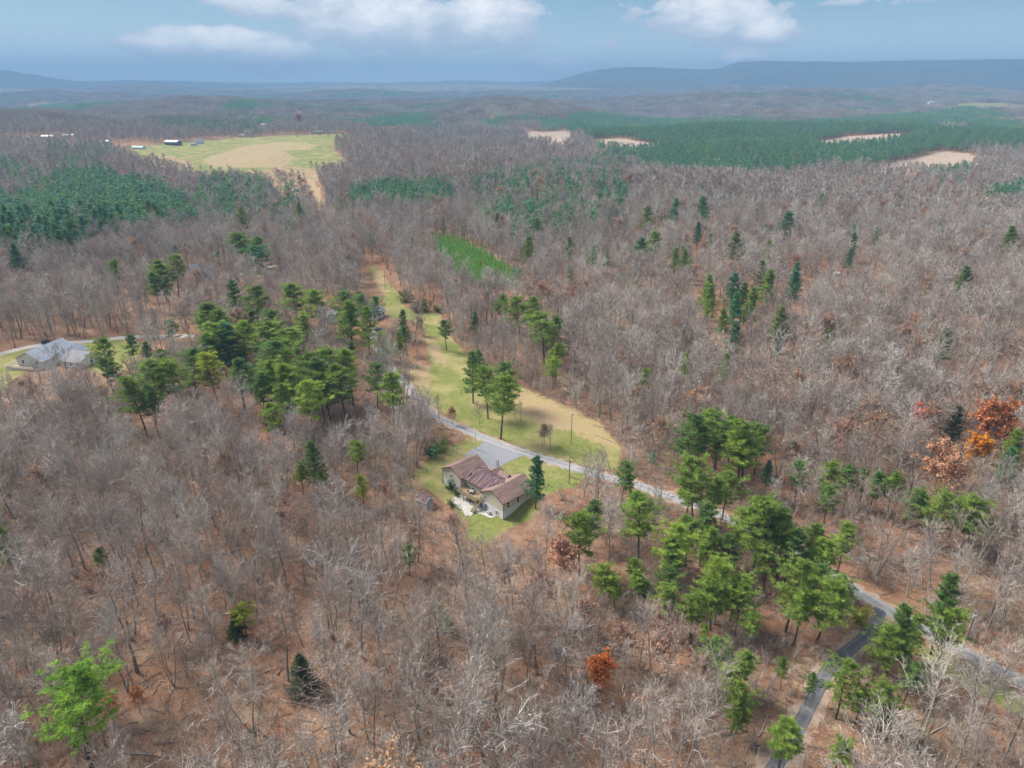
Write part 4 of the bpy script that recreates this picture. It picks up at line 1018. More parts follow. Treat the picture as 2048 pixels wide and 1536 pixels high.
def cj(seed, H, kd, full, young=False, lod=1):
    tr, cr = pine(seed, H, kd, lod, full); return joined('w', [tr, cr], [M['pbark'], M['needle_y' if young else 'needle_m']])
M['needle_m'] = leaf_mat('pine_needles_stand', 'rnd', ((.12, .26, .14), (.25, .38, .13), (.12, .28, .20)))
W_C = [cj(600, 16, 'layer', 1.0), cj(601, 15, 'layer', 1.15), cj(602, 17, 'layer', .9), cj(603, 15, 'round', 1.1), cj(604, 5.5, 'cone', 1.5, True), cj(605, 5.0, 'cone', 1.7, True)]
rest = [conifers[i] for i in range(len(conifers)) if i not in cnear]
cp = [(c[0], c[1], float(HT(c[0], c[1]))) for c in rest]; cs = [(c[2]/16*c[3], c[2]/16*c[3], c[2]/16) for c in rest]; ci_ = [int(R0.integers(0, 4)) for c in rest]
for x, y in zip(ybx, yby): s = R0.uniform(.95, 1.6); cp.append((x, y, float(HT(x, y)))); cs.append((s, s, s)); ci_.append(int(R0.integers(4, 6)))
rt = np.zeros((len(cp), 3)); rt[:, 2] = R0.uniform(0, 6.28, len(cp))
o = instancer('pine_woods', cp, rt, cs, ci_, W_C); tag(o, 'dark green pine stands scattered through the far bare woods', 'woods')

# ---- far forest: patches of woodland
def patch(seed, share, size=44., sp=6.4):
    R = np.random.default_rng(seed); Vs, Ts, Qs, mi_t, mi_q, off = [], [], [], [], [], 0
    B = [bare_tree(700+k, H=H, spread=1.0, n1=5, n2=4, n3=4, n4=0, tw=.32, lod=1)[:2] for k, H in enumerate((15, 17, 13))]
    C = [pine(720+k, H, 'layer', 1, 1.0) for k, H in enumerate((15, 17, 13))]
    X, Y = jitter_grid(-size/2, size/2, -size/2, size/2, sp, R)
    for x, y in zip(X, Y):
        isc = R.random() < share; tr, cr = (C if isc else B)[R.integers(0, 3)]
        a = R.uniform(0, 6.28); s = R.uniform(.75, 1.2); ca, sa = math.cos(a), math.sin(a); Rm = np.array([[ca, -sa, 0], [sa, ca, 0], [0, 0, 1]]).T
        for g, mi in ((tr, 0), (cr, 2 if isc else 1)):
            V, T, Q = g.arrays()
            if isc and mi == 2: T = T[::2]
            V = (V@Rm)*s*[1, 1, 1]+[x, y, -.5]
            Vs.append(V); Ts.append(T+off); Qs.append(Q+off); mi_t += [mi]*len(T); mi_q += [mi]*len(Q); off += len(V)
    return mesh_from('patch', np.concatenate(Vs), [np.concatenate(Ts), np.concatenate(Qs)], [M['pbark'] if share > .5 else M['bark_i'], M['twig_i'], M['needle_i']], mi_t+mi_q)
PATCH = [patch(1, 0), patch(2, .04), patch(3, .10), patch(4, 1.0, sp=5.6), patch(5, .97, sp=6.0), patch(6, .45)]
X, Y = jitter_grid(-8200, 8200, MID*.6, 8600, 41, R0)
m = wedge(X, Y, MID-12, 8600, .84); X, Y = X[m], Y[m]
# thin out with distance past 5 km
m = ~near_anything(X, Y); X, Y = X[m], Y[m]
nn_ = vnoise(X/300, Y/300, 90); share = np.full(len(X), .04)+.25*(nn_ > .60)+.6*(nn_ > .76)
for P, a, sp, h, yg in ST_W: q = inside(P, X, Y); share[q] = np.where(vnoise(X[q]/170, Y[q]/210, 95) > .27, a, .35)
pk = np.where(share > .8, R0.integers(3, 5, len(X)), np.where(share > .2, np.where(R0.random(len(X)) < share*1.6, 5, 2), R0.integers(0, 3, len(X))))
e = 8.0; gx = (HT(X+e, Y)-HT(X-e, Y))/(2*e); gy = (HT(X, Y+e)-HT(X, Y-e))/(2*e)
yaw = R0.uniform(0, 6.28, len(X)); rots = []
for a, b, w in zip(gx, gy, yaw):
    n = Vector((-a, -b, 1)).normalized(); q = Vector((0, 0, 1)).rotation_difference(n)@Euler((0, 0, w)).to_quaternion(); rots.append(tuple(q.to_euler()))
sc = np.ones((len(X), 3))*R0.uniform(.92, 1.15, (len(X), 1)); sc[:, 2] *= R0.uniform(.85, 1.15, len(X))
o = instancer('far_forest', np.stack([X, Y, HT(X, Y)], 1), np.array(rots), sc, pk, PATCH)
tag(o, 'unbroken bluish forest rolling to the foot of the far mountains', 'forest')
print('trees', len(hx), 'conifers', len(conifers), 'patches', len(X))

# ---- brush between the near trees
X, Y = jitter_grid(-300, 300, 40, 330, 2.1, R0); m = wedge(X, Y, 60, 330, .84) & (vnoise(X/9, Y/9, 66) > .35)
m[m] &= ~near_anything(X[m], Y[m]); X, Y = X[m], Y[m]
def whip(seed, H):
    R = np.random.default_rng(seed); g = TreeGeo(); P, D, L = [], [], []
    for k in range(4):
        p = path(R, np.array([R.normal()*.5, R.normal()*.5, -.1]), [R.normal()*.25, R.normal()*.25, 1], H*R.uniform(.5, 1), 3, .12, .05); g.tube(p, [.03, .025, .02, .01], 3)
        for m_ in range(3): P.append(p[m_]); D.append(unit(p[m_+1]-p[m_])); L.append(np.linalg.norm(p[m_+1]-p[m_]))
    P2, D2, L2 = children_of(R, np.array(P), np.array(D), np.array(L), 5, 1.0, .8, .15, .1); g.spikes(P2, D2, L2, np.full(len(P2), .035), R)
    P3, D3, L3 = children_of(R, P2, D2, L2, 4, 1.0, .6, .1, .1); g.spikes(P3, D3, L3, np.full(len(P3), .025), R)
    return to_mesh('w', g, M['twig_i'])
UG = [whip(800+k, h) for k, h in enumerate((3.0, 4.2, 2.2, 5.5))]
rt = np.zeros((len(X), 3)); rt[:, 2] = R0.uniform(0, 6.28, len(X)); s = R0.uniform(.6, 1.3, (len(X), 1))*np.ones((1, 3))
o = instancer('undergrowth', np.stack([X, Y, HT(X, Y)], 1), rt, s, R0.integers(0, 4, len(X)), UG); tag(o, 'thin leafless brush and saplings between the near trees', 'undergrowth')
# sticks and small dead branches lying on the litter
X, Y = jitter_grid(-220, 220, 60, 260, 2.4, R0); m = wedge(X, Y, 60, 260, .84)
m[m] &= ~near_anything(X[m], Y[m]); X, Y = X[m], Y[m]
def stick(seed):
    R = np.random.default_rng(seed); g = TreeGeo(); L = R.uniform(1.5, 4.5)
    P = path(R, np.array([0, 0, .12]), [1, 0, .01], L, 4, .12, 0); P[:, 2] = .12; g.tube(P, np.linspace(.075, .03, 5), 4)
    for k in range(3): g.tube(path(R, P[k+1], [R.uniform(.3, 1), R.normal(), .25], L*.3, 2, .2, 0), [.04, .03, .015], 3)
    return to_mesh('w', g, M['bark_i'])
rt = np.zeros((len(X), 3)); rt[:, 2] = R0.uniform(0, 6.28, len(X)); sc_ = R0.uniform(.4, 1.5, (len(X), 1))*np.ones((1, 3))
o = instancer('dead_branches', np.stack([X, Y, HT(X, Y)], 1), rt, sc_, R0.integers(0, 5, len(X)), [stick(850+k) for k in range(5)]); tag(o, 'grey sticks and dead branches strewn over the leaf litter', 'dead wood')
# brush on the cleared slope and edges of the meadow
EX = []
for P in BRUSH_W: 
    X, Y = jitter_grid(P[:, 0].min(), P[:, 0].max(), P[:, 1].min(), P[:, 1].max(), 5, R0); q = inside(P, X, Y); EX += list(zip(X[q], Y[q]))

# ------------------------------------------------------------------ shrubs, logs
for px, py, s, colr, k, lab in [(880,902,1.5,(.16,.27,.03),0,'lime-green bush at the edge of the yard above the driveway'),(887,885,1.0,(.42,.30,.05),1,'small golden bush beside the lime-green one'),(862,912,1.3,(.05,.10,.03),2,'dark green bush at the wood edge left of the driveway'),
    (1713,1243,1.35,(.36,.36,.03),1,'bright yellow shrub on the grass beside the lane fork'),(900,978,1.0,(.07,.14,.03),2,'leafy shrub against the white basement wall under the left gable'),(915,990,.8,(.08,.15,.04),0,'low spiky green shrub left of the raised deck'),
    (905,1012,.75,(.12,.13,.07),1,'grey-green shrub at the corner of the concrete patio'),(806,592,1.6,(.16,.17,.06),0,'olive bush on the left meadow edge near the top'),(812,605,1.9,(.14,.17,.05),1,'large olive bush beside the grassy strip'),(850,622,2.2,(.17,.18,.07),2,'wide straw-green bush where the strip meets the lawn'),
    (835,624,1.7,(.15,.16,.08),1,'pale bush beside the wide straw-green one'),(878,624,1.6,(.16,.16,.07),0,'round bush at the corner of the mown lawn'),(500,548,1.2,(.04,.07,.03),2,'dark bush beside the gravel track'),(905,1045,.8,(.30,.10,.05),1,'rusty low shrub by the lower wood edge')]:
    p = hit(px, py); place('shrub', SHRUBS, k, p[0], p[1], s, 1.1, colr, lab, 'shrub', 'shrubs round the clearings', ('stems', 'leaves'))
def log(a, b, r, lab, dead=True):
    a, b = hit(*a), hit(*b); L = float(np.hypot(*(b-a))); ang = math.atan2(b[1]-a[1], b[0]-a[0]); R = np.random.default_rng(int(L*100))
    g = TreeGeo(); n = 7; t = np.linspace(0, 1, n); P = np.stack([t*L, R.normal(size=n)*.12, r+np.interp(t, [0, 1], [0, .2])+R.normal(size=n)*.04], 1); g.tube(P, r*np.linspace(1, .4, n), 7)
    for k in range(5):
        q = P[0]+(P[-1]-P[0])*R.uniform(.45, .95); d = unit(np.array([R.uniform(.3, 1), R.normal(), R.uniform(.1, .9)])); g.tube(path(R, q, d, R.uniform(.8, 2.2), 2, .1, 0), [r*.3, r*.2, .02], 4)
    o = link('fallen_log', to_mesh('fallen_log', g, M['log'])); o.location = (a[0], a[1], float(HT(*a))+.02); dzz = float(HT(*b)-HT(*a)); o.rotation_euler = (0, -math.atan2(dzz, L), ang)
    tag(o, lab, 'fallen log', 'fallen trunks on the leaf litter')
for a, b, r, lab in [((1116,1428),(1142,1540),.17,'long pale fallen trunk lying in the open litter at the bottom'),((812,1466),(952,1458),.14,'crooked fallen trunk lying across the bottom middle woods'),((252,1508),(345,1513),.13,'straight bleached log beside the lower left corner'),
    ((232,1120),(262,1140),.2,'short thick log lying near the small pine on the left'),((325,1135),(400,1118),.17,'dark fallen trunk among the tall trees at left'),((1700,1085),(1850,1180),.13,'thin fallen trunk reaching towards the dark pine above the lane'),
    ((1745,1120),(1900,1125),.12,'slim leaning log crossing the litter above the road'),((1190,870),(1330,925),.12,'long dark fallen trunk along the wood edge of the meadow'),((1000,1500),(1050,1440),.12,'short pale log in the bottom middle litter'),((700,1120),(735,1140),.14,'small log in the bare woods left of the yard'),
    ((1860,1470),(1930,1420),.12,'slender pale log in the lower right woods'),((560,1400),(640,1420),.12,'slender log beneath the grey-green cedar')]: log(a, b, r, lab)


# ------------------------------------------------------------------ houses
def gable_wall(x0, x1, y0, y1, z0, ze, zr, axis):
    m = MB()
    if axis == 'y':
        xm = (x0+x1)/2; pr = [(x0, z0), (x1, z0), (x1, ze), (xm, zr), (x0, ze)]
        vs = [(a, y0, b) for a, b in pr]+[(a, y1, b) for a, b in pr]
    else:
        ym = (y0+y1)/2; pr = [(y0, z0), (y1, z0), (y1, ze), (ym, zr), (y0, ze)]
        vs = [(x1, a, b) for a, b in pr]+[(x0, a, b) for a, b in pr]
    return m.add(vs, [(4,3,2,1,0)[::-1], (5,6,7,8,9)[::-1]]+[(i, i+5, (i+1) % 5+5, (i+1) % 5) for i in range(5)])
def gable_roof(x0, x1, y0, y1, ze, zr, axis, ov=.45, th=.16):
    m = MB(); 
    if axis == 'y': a0, a1, b0, b1 = x0, x1, y0, y1
    else: a0, a1, b0, b1 = y0, y1, x0, x1
    am = (a0+a1)/2; sl = (zr-ze)/(am-a0); b0 -= ov; b1 += ov
    def P(a, b, z): return (a, b, z) if axis == 'y' else (b, a, z)
    for s, aa in ((-1, a0-ov), (1, a1+ov)):
        zl = ze-sl*ov+.02
        vs = [P(aa, b0, zl), P(am, b0, zr+.02), P(am, b1, zr+.02), P(aa, b1, zl), P(aa, b0, zl+th), P(am, b0, zr+.02+th), P(am, b1, zr+.02+th), P(aa, b1, zl+th)]
        m.add(vs, [(0,1,2,3),(4,7,6,5),(0,4,5,1),(1,5,6,2),(2,6,7,3),(3,7,4,0)])
    return m
def fascia(x0, x1, y0, y1, ze, zr, axis, ov=.45):
    m = MB(); a0, a1, b0, b1 = (x0, x1, y0, y1) if axis == 'y' else (y0, y1, x0, x1)
    am = (a0+a1)/2; sl = (zr-ze)/(am-a0)
    def P(a, b, z): return (a, b, z) if axis == 'y' else (b, a, z)
    for b in (b0-ov-.03, b1+ov+.03):
        for aa in (a0-ov, a1+ov): m.bar(P(aa, b, ze-sl*ov+.08), P(am, b, zr+.09), .05, .22)
    for aa in (a0-ov-.04, a1+ov+.04): m.bar(P(aa, b0-ov, ze-sl*ov+.06), P(aa, b1+ov, ze-sl*ov+.06), .07, .16)
    return m
FACE = {'-y': ((1,0,0),(0,-1,0)), '+y': ((-1,0,0),(0,1,0)), '+x': ((0,1,0),(1,0,0)), '-x': ((0,-1,0),(-1,0,0))}
def window(parent, face, c, w, h, name='window', mull=True, trim=None):
    ax, nn = (Vector(v) for v in FACE[face]); c = Vector(c); up = Vector((0, 0, 1))
    def bx_(m, a0, a1, z0, z1, d0, d1):
        vs = [c+ax*a+nn*d+up*z for z in (z0, z1) for a, d in ((a0, d0), (a1, d0), (a1, d1), (a0, d1))]
        m.add(vs, [(0,1,2,3),(4,7,6,5),(0,4,5,1),(1,5,6,2),(2,6,7,3),(3,7,4,0)])
    f = MB(); t = .11
    bx_(f, -w/2-t, -w/2, -h/2, h/2, 0, .07); bx_(f, w/2, w/2+t, -h/2, h/2, 0, .07)
    bx_(f, -w/2-t, w/2+t, h/2, h/2+t, 0, .075); bx_(f, -w/2-t, w/2+t, -h/2-t, -h/2, 0, .09)
    if mull: bx_(f, -w/2, w/2, -.035, .035, .025, .055)
    o = f.build(name, trim or M['trim'], parent)
    g = MB(); bx_(g, -w/2, w/2, -h/2, h/2, 0.003, .022); g.build('pane', M['glass'], o)
    return o
def at_house(name, cx, cy, z, ang, label, cat='house', group=None):
    e = empty(name, (cx, cy, z), ang); tag(e, label, cat, group); return e
ANG = math.atan2(UH[1], UH[0])
mh = at_house('house', CH[0], CH[1], 0, ANG, 'tan ranch house with stained brown shingle roof, two gables and a raised rear deck')
L0, L1, R0x, R1x = -26.2, -18.0, -8.7, 0.0
# main storey walls, slightly proud of the white basement
wl = gable_wall(L0, L1, .45, 10.0, 0, 2.7, 4.75, 'y').build('wall', M['siding'], mh)
gable_wall(R0x, R1x, 0.0, 12.0, 0, 2.7, 4.85, 'y').build('wall', M['siding'], mh)
gable_wall(-16.7, R0x+3, 1.7, 9.2, 0, 2.7, 4.55, 'x').build('wall', M['siding'], mh)
MB().box(L1+.003, -16.703, 1.7, 9.2, 0, 2.72).build('wall', M['siding'], mh)
MB().box(L1-.4, -16.6, 4.2, 9.6, 2.735, 2.9).build('roof', M['shA'], mh)
for a in ((L0+.03, L1-.03, .48, 9.97), (R0x+.03, R1x-.03, .03, 11.97), (L1-.03, R0x+.03, 1.73, 9.17)):
    MB().box(a[0], a[1], a[2], a[3], -4.2, -.003).build('basement_wall', M['base'], mh)
r = gable_roof(L0, L1, .45, 10.0, 2.7, 4.75, 'y').build('roof', M['shA'], mh)
fascia(L0, L1, .45, 10.0, 2.7, 4.75, 'y').build('fascia', M['fascia'], r)
r = gable_roof(R0x, R1x, 0, 12.0, 2.7, 4.85, 'y').build('roof', M['shA'], mh)
fascia(R0x, R1x, 0, 12.0, 2.7, 4.85, 'y').build('fascia', M['fascia'], r)
r = gable_roof(-16.7, -4.4, 1.3, 9.3, 2.75, 4.68, 'x', .4).build('roof', M['shB'], mh); r['label'] = 'dark stained middle roof'
fascia(-16.7, -8.6, 1.3, 9.3, 2.75, 4.68, 'x', .4).build('fascia', M['fascia'], r)
for fx in (-9.6, -7.2):
    MB().tube((fx, 4.2, 4.2), (fx, 4.2, 4.95), .09).build('vent_pipe', M['trim'], r)
r = gable_roof(-20.2, -16.75, 1.3, 4.3, 2.72, 3.95, 'x', .4).build('roof', M['shB'], mh)
fascia(-20.2, -16.75, 1.3, 4.3, 2.72, 3.95, 'x', .4).build('fascia', M['fascia'], r)
r = gable_roof(-15.6, -11.6, 8.6, 11.3, 2.5, 3.7, 'y', .35).build('porch_roof', M['shA'], mh)
for px in (-15.3, -11.9): MB().box(px-.08, px+.08, 11.1, 11.26, -.2, 2.5).build('porch_post', M['trim'], mh)
r = gable_roof(-11.4, -8.2, 8.4, 11.6, 2.7, 3.9, 'x', .35).build('roof', M['shA'], mh)
MB().box(-11.3, -8.73, 8.6, 11.5, -.6, 2.68).build('wall', M['siding'], mh)
for f, c, w, h in [('-y', (-22.3, .45, 1.55), .95, 1.25), ('-y', (-7.2, 0, 1.35), .85, 1.15), ('-y', (-6.9, .027, -1.35), .95, 1.25), ('-y', (-2.6, .027, -1.5), .95, 1.2), ('-y', (-14.2, 1.7, 1.75), .8, .8),
                   ('+x', (0, 1.9, 1.3), .95, 1.5), ('+x', (0, 5.6, 1.3), .95, 1.5), ('+x', (0, 9.6, 1.3), .95, 1.3), ('+y', (-4.3, 12.0, 1.4), 1.6, 1.3), ('-y', (-16.0, 1.73, -1.5), .9, 1.1)]: window(mh, f, c, w, h)
d = window(mh, '-y', (-10.2, 1.7, 1.05), 1.55, 2.0, 'patio_door', False); MB().box(-10.24, -10.16, 1.62, 1.66, .06, 2.04).build('door_stile', M['trim'], d)
MB().box(-13.6, -12.0, 1.68, 1.78, -2.5, -.5).build('basement_door', M['trim'], mh)
for gx in (-24.6, -20.9): MB().box(gx-1.3, gx+1.3, 9.98, 10.06, -.2, 2.1).build('garage_door', M['trim'], mh)
for gx, gy in ((R1x+.06, -.05), (L1+.07, .38), (L0-.06, .38)): MB().tube((gx, gy, -3.2), (gx, gy, 2.5), .06, n=6).build('downspout', M['fascia'], mh)
g = MB()

# deck of planks on dark posts
dk = mh
x0, x1, y0, y1 = -17.3, -9.0, -1.75, 1.66
n = 24
plk = MB().box(x0, x0+(x1-x0)/n-.02, y0, y1, -.10, -.04); pm = None
for k in range(n):
    if pm is None: o = plk.build('plank', M['deck'], dk); pm = o.data
    else: o = link('plank', pm, dk)
    o.location = ((x1-x0)/n*k, 0, rng.uniform(-.006, .006))
m = MB(); m.box(x0, x1, y0-.05, y0-.002, -.36, -.02); m.box(x0-.05, x0-.002, y0-.05, y1, -.36, -.02); m.box(x1-.02+.022, x1+.05, y0-.05, 0, -.36, -.02)
for k in range(6): m.box(x0+.02, x1-.02, y0+.3+k*.55, y0+.36+k*.55, -.32, -.105)
m.build('deck_frame', M['deck'], dk)
for px, py in ((x0+.3, y0+.15), (-14.6, y0+.15), (-11.9, y0+.15), (x1-.3, y0+.15), (x0+.3, .6)): MB().box(px-.08, px+.08, py-.08, py+.08, -3.0, -.325).build('deck_post', M['postw'], dk)
def railing(p, q):
    p, q = Vector(p), Vector(q); m = MB(); up = Vector((0, 0, 1)); L = (q-p).length
    m.bar(p+up*.95, q+up*.95, .12, .05); m.bar(p+up*.12, q+up*.12, .05, .08); m.bar(p+up*.84, q+up*.84, .04, .07)
    for k in range(int(L/.24)+1): c = p+(q-p)*(k*.24/L); m.bar(c+up*.12, c+up*.86, .045, .045)
    for k in range(int(L/1.9)+2): c = p+(q-p)*min(1, k*1.9/L); m.bar(c-up*.05, c+up*1.05, .1, .1)
    return m.build('railing', M['deck'], dk)
railing((x0+.06, y1, -.03), (x0+.06, y0+.06, -.03)); railing((x0+.06, y0+.06, -.03), (x1-.06, y0+.06, -.03)); railing((x1-.06, y0+.06, -.03), (x1-.06, -1.0, -.03))
# stair running down along the right gable
sx0, sx1, sy = -8.95, -8.2, -1.0
for k in range(13):
    MB().box(-9.0+.0, -8.0, -.4-k*.27-.27, -.4-k*.27, -.10-k*.19-.05, -.10-k*.19).build('step', M['deck'], dk)
for xs_ in (-9.0, -7.98):
    m = MB(); a, b = Vector((xs_, -.2, -.15)), Vector((xs_, -4.0, -2.62)); m.bar(a, b, .06, .26); up = Vector((0, 0, 1))
    m.bar(a+up*1.0, b+up*1.0, .1, .06); m.bar(a+up*.35, b+up*.35, .05, .07)
    for k in range(12): c = a+(b-a)*(k/11); m.bar(c, c+up*1.0, .05, .05)
    m.build('stair_rail', M['deck'], dk)
railing((-8.95, -.15, -.03), (-7.95, -.15, -.03))
# things on and about the deck
def local(u, v): p = CH+UH*u+VH*v; return p
p = local(-13.1, .2)
e = empty('patio_table', (p[0], p[1], -.03), ANG); tag(e, 'dark covered round table standing on the wooden deck', 'table')
MB().tube((0, 0, .68), (0, 0, .76), .62, n=16).build('table_top', M['steel'], e); MB().tube((0, 0, 0), (0, 0, .68), .25, .08, n=10).build('pedestal', M['black'], e)
for k in range(4):
    a = k*math.pi/2+.5; c = p+np.array([math.cos(a+ANG), math.sin(a+ANG)])*.98
    ch = empty('patio_chair', (c[0], c[1], -.03), a+ANG+math.pi/2)
    tag(ch, ['dark metal patio chair on the deck nearest the patio door', 'dark metal patio chair with its back to the house wall', 'dark metal patio chair nearest the far deck railing', 'dark metal patio chair nearest the long deck railing'][k], 'chair', 'patio chairs round the deck table')
    MB().box(-.22, .22, -.22, .22, .42, .46).build('seat', M['black'], ch); MB().box(-.22, .22, -.26, -.22, .46, .9).build('backrest', M['black'], ch)
    for sx in (-.2, .2):
        for sy2 in (-.2, .2): MB().tube((sx, sy2, 0), (sx, sy2, .42), .018, n=5).build('leg', M['black'], ch)
def slab(name, uv, m, z, th=.12, kind='structure'):
    P = [local(u, v) for u, v in uv]; b = MB(); n = len(P)
    b.add([(q[0], q[1], z-th) for q in P]+[(q[0], q[1], z) for q in P], [tuple(range(n))[::-1], tuple(range(n, 2*n))]+[(i, (i+1) % n, n+(i+1) % n, n+i) for i in range(n)])
    o = b.build(name, m); o['kind'] = kind; return o
slab('patio', [(-17.8, 1.6), (-17.9, -3.6), (-15.6, -4.9), (-11.5, -5.0), (-8.6, -6.1), (-7.4, -5.3), (-7.9, -3.6), (-8.75, -1.5), (-8.75, 1.6)], M['concrete'], -2.44, .5)
slab('path', [(-8.0, -3.1), (-6.6, -3.0), (-5.4, -2.4), (-3.2, -2.1), (-2.5, -1.2), (-2.8, -.1), (-8.7, -.1), (-8.7, -1.6)], M['concrete'], -2.46, .5)
p = local(-4.5, -1.0); e = empty('heat_pump', (p[0], p[1], -2.44), ANG); tag(e, 'white boxed heat pump on the path below the right gable', 'air conditioner')
m = MB()
for a, b in ((-.4, -.4), (.36, -.4), (-.4, .36), (.36, .36)): m.box(a, a+.05, b, b+.05, 0, .86)
m.box(-.42, .42, -.42, .42, .86, .93); m.build('cabinet', M['trim'], e)
MB().box(-.35, .35, -.35, .35, .02, .855).build('coil', M['steel'], e); MB().tube((0, 0, .932), (0, 0, .97), .3, n=14).build('fan_guard', M['black'], e)

def simple_house(name, x, y, z, ang, w, d, h, rise, wallm, roofm, label, cat='house', axis='x', wins=3, found=1.0, faces=('-y', '+y'), group=None, ov=.5, chim=False, pole_porch=False):
    e = at_house(name, x, y, z, ang, label, cat, group)
    gable_wall(-w/2, w/2, -d/2, d/2, -found, h, h+rise, axis).build('wall', wallm, e)
    r = gable_roof(-w/2, w/2, -d/2, d/2, h, h+rise, axis, ov, .2).build('roof', roofm, e)
    fascia(-w/2, w/2, -d/2, d/2, h, h+rise, axis, ov).build('fascia', M['trim'], r)
    if chim: MB().box(-.4, .4, -.4, .4, h, h+rise+1.2).build('chimney', M['concrete'], r)
    for f in faces:
        span = w if f[1] == 'y' else d
        for k in range(wins):
            t = (k+.5)/wins-.5
            c = {'-y': (t*span, -d/2, h*.56), '+y': (t*span, d/2, h*.56), '+x': (w/2, t*span, h*.56), '-x': (-w/2, t*span, h*.56)}[f]
            window(e, f, c, 1.1, 1.4 if h > 2.2 else .8)
    return e
def hz(p): return float(HT(p[0], p[1]))
# white house with the metal roof at the left
c = hit(85, 727); za = hz(c)+.5; a = -.16
w1 = simple_house('house', c[0], c[1]+4, za, a-.10, 13.5, 17, 3.0, 3.3, M['white'], M['metal'], 'white house with blue-grey metal roof and wraparound deck beside the gravel road', axis='y', wins=2, faces=('-y', '-x'), found=2.5, ov=.7)
gable_wall(6.9, 13.5, -3, 8, -2.5, 2.9, 4.9, 'y').build('wall', M['white'], w1)
r = gable_roof(6.9, 13.5, -3, 8, 2.9, 4.9, 'y', .5, .18).build('roof', M['metal'], w1)
gable_wall(13.5, 23.5, -6, 5, -2.5, 3.0, 5.6, 'x').build('wall', M['white'], w1)
r = gable_roof(13.5, 23.5, -6, 5, 3.0, 5.6, 'x', .5, .2).build('roof', M['shG'], w1); fascia(13.5, 23.5, -6, 5, 3.0, 5.6, 'x').build('fascia', M['trim'], r)
for q in ((15.5, -6, 1.6), (18.6, -6, 1.6), (21.6, -6, 1.6)): window(w1, '-y', q, 1.1, 1.4)
window(w1, '+x', (23.5, -.5, 1.6), 1.1, 1.4)
m = MB(); m.box(-9.6, 7.0, -11.6, -8.52, -.35, -.12); m.box(-9.6, -6.78, -8.5, 4, -.35, -.12); m.build('deck_floor', M['deck'], w1)
m = MB()
for a0, a1 in (((-9.5, 4), (-9.5, -11.5)), ((-9.5, -11.5), (7, -11.5))):
    p0, p1 = Vector((*a0, 0)), Vector((*a1, 0)); L = (p1-p0).length
    m.bar(p0+Vector((0, 0, .9)), p1+Vector((0, 0, .9)), .1, .08)
    for k in range(int(L/.4)): q = p0+(p1-p0)*(k*.4/L); m.bar(q+Vector((0, 0, -.12)), q+Vector((0, 0, .9)), .07, .07)
m.build('railing', M['trim'], w1)
for px in (-9.4, -4, 1.5, 6.8): MB().box(px-.1, px+.1, -11.5, -11.3, -2.6, -.35).build('deck_post', M['trim'], w1)
MB().box(-9.5, 6.9, -11.45, -11.35, -2.4, -.36).build('lattice', M['trim'], w1)
# grey-roofed house and its garage up the road
c = hit(742, 637); simple_house('house', c[0]-1, c[1]+3, hz(c)+.2, -.5, 12, 9.5, 2.9, 2.9, M['white'], M['shG'], 'grey-roofed white house behind the pines at the head of the road', axis='y', faces=('-y', '+x'), wins=3, chim=True)
c = hit(660, 640); simple_house('garage', c[0], c[1], hz(c)+.1, -.3, 8, 7, 2.8, 2.0, M['greyside'], M['shG'], 'small grey garage half hidden among pines left of the grey-roofed house', 'garage', 'x', 1)
c = hit(408, 556); simple_house('house', c[0], c[1], hz(c)+.3, .5, 12, 9, 4.4, 4.0, M['greyside'], M['shG'], 'tall steep-roofed grey house hidden in the bare woods', axis='x', wins=3)
c = hit(850, 1010); simple_house('shed', c[0], c[1], hz(c)+.2, ANG+.1, 3.6, 3.0, 2.0, .8, M['greyside'], M['shB'], 'small brown-roofed shed in the trees left of the main house', 'shed', 'x', 1, .8, ('-y',), ov=.25)
# far farm
for px, py, w, d, h, rs, wm, rm, lab, cat, ch in [
    (347,290,27,13,5.5,2.6,'darkside','metal_pale','long dark barn with pale metal roof on the green farm field','barn',0), (400,288,13,10,5.2,3.6,'white','shG','white two-storey farmhouse with steep dark roof beside the long barn','house',1),
    (388,291,8,7,3,1.6,'white','shG','low white garage attached beside the farmhouse','garage',0), (278,298,22,9,3.0,1.8,'white','metal_green','long low white building with green metal roof at the field edge','house',0),
    (498,272,14,11,6.0,3.2,'white','shG','tall white house standing behind the far edge of the farm field','house',1), (484,274,11,8,3.2,1.8,'white','shG','white garage beside the tall white house','garage',0),
    (638,267,22,9,3.0,2.0,'greyside','shG','long grey ranch house behind the row of round evergreens','house',0), (665,266,19,9,3.2,2.0,'white','shG','white ranch house at the right end of the evergreen row','house',0),
    (204,287,16,7,2.8,1.2,'white','metal_pale','low white trailer home at the left wood edge','trailer home',0), (217,287,6,6,4.2,1.6,'white','metal_pale','tiny white outbuilding beside the low trailer home','shed',0),
    (530,252,16,9,3.4,2.2,'white','metal_pale','white house with pale roof in the far woods behind the field','house',0), (98,277,24,10,4,2,'white','metal_pale','pale shed on the far tan strip at the left','shed',0), (138,275,18,10,4,2,'white','metal_pale','bright shed at the right end of the far tan strip','shed',0),
    (62,280,14,10,4,2,'white','shG','small white house at the left end of the far strip','house',0), (763,252,16,8,3,1.5,'white','metal_pale','white building on the open lot behind the leafless woods','house',0), (1862,207,30,16,6,3,'white','metal_pale','tiny white barn left of the far pale field','barn',0)]:
    c = hit(px, py); simple_house(cat.replace(' ', '_'), c[0], c[1], hz(c), rng.uniform(-.35, .2), w, d, h, rs, M[wm], M[rm], lab, cat, 'x', 3 if w > 7 else 1, 3.0, ('-y',), None, .5, bool(ch))
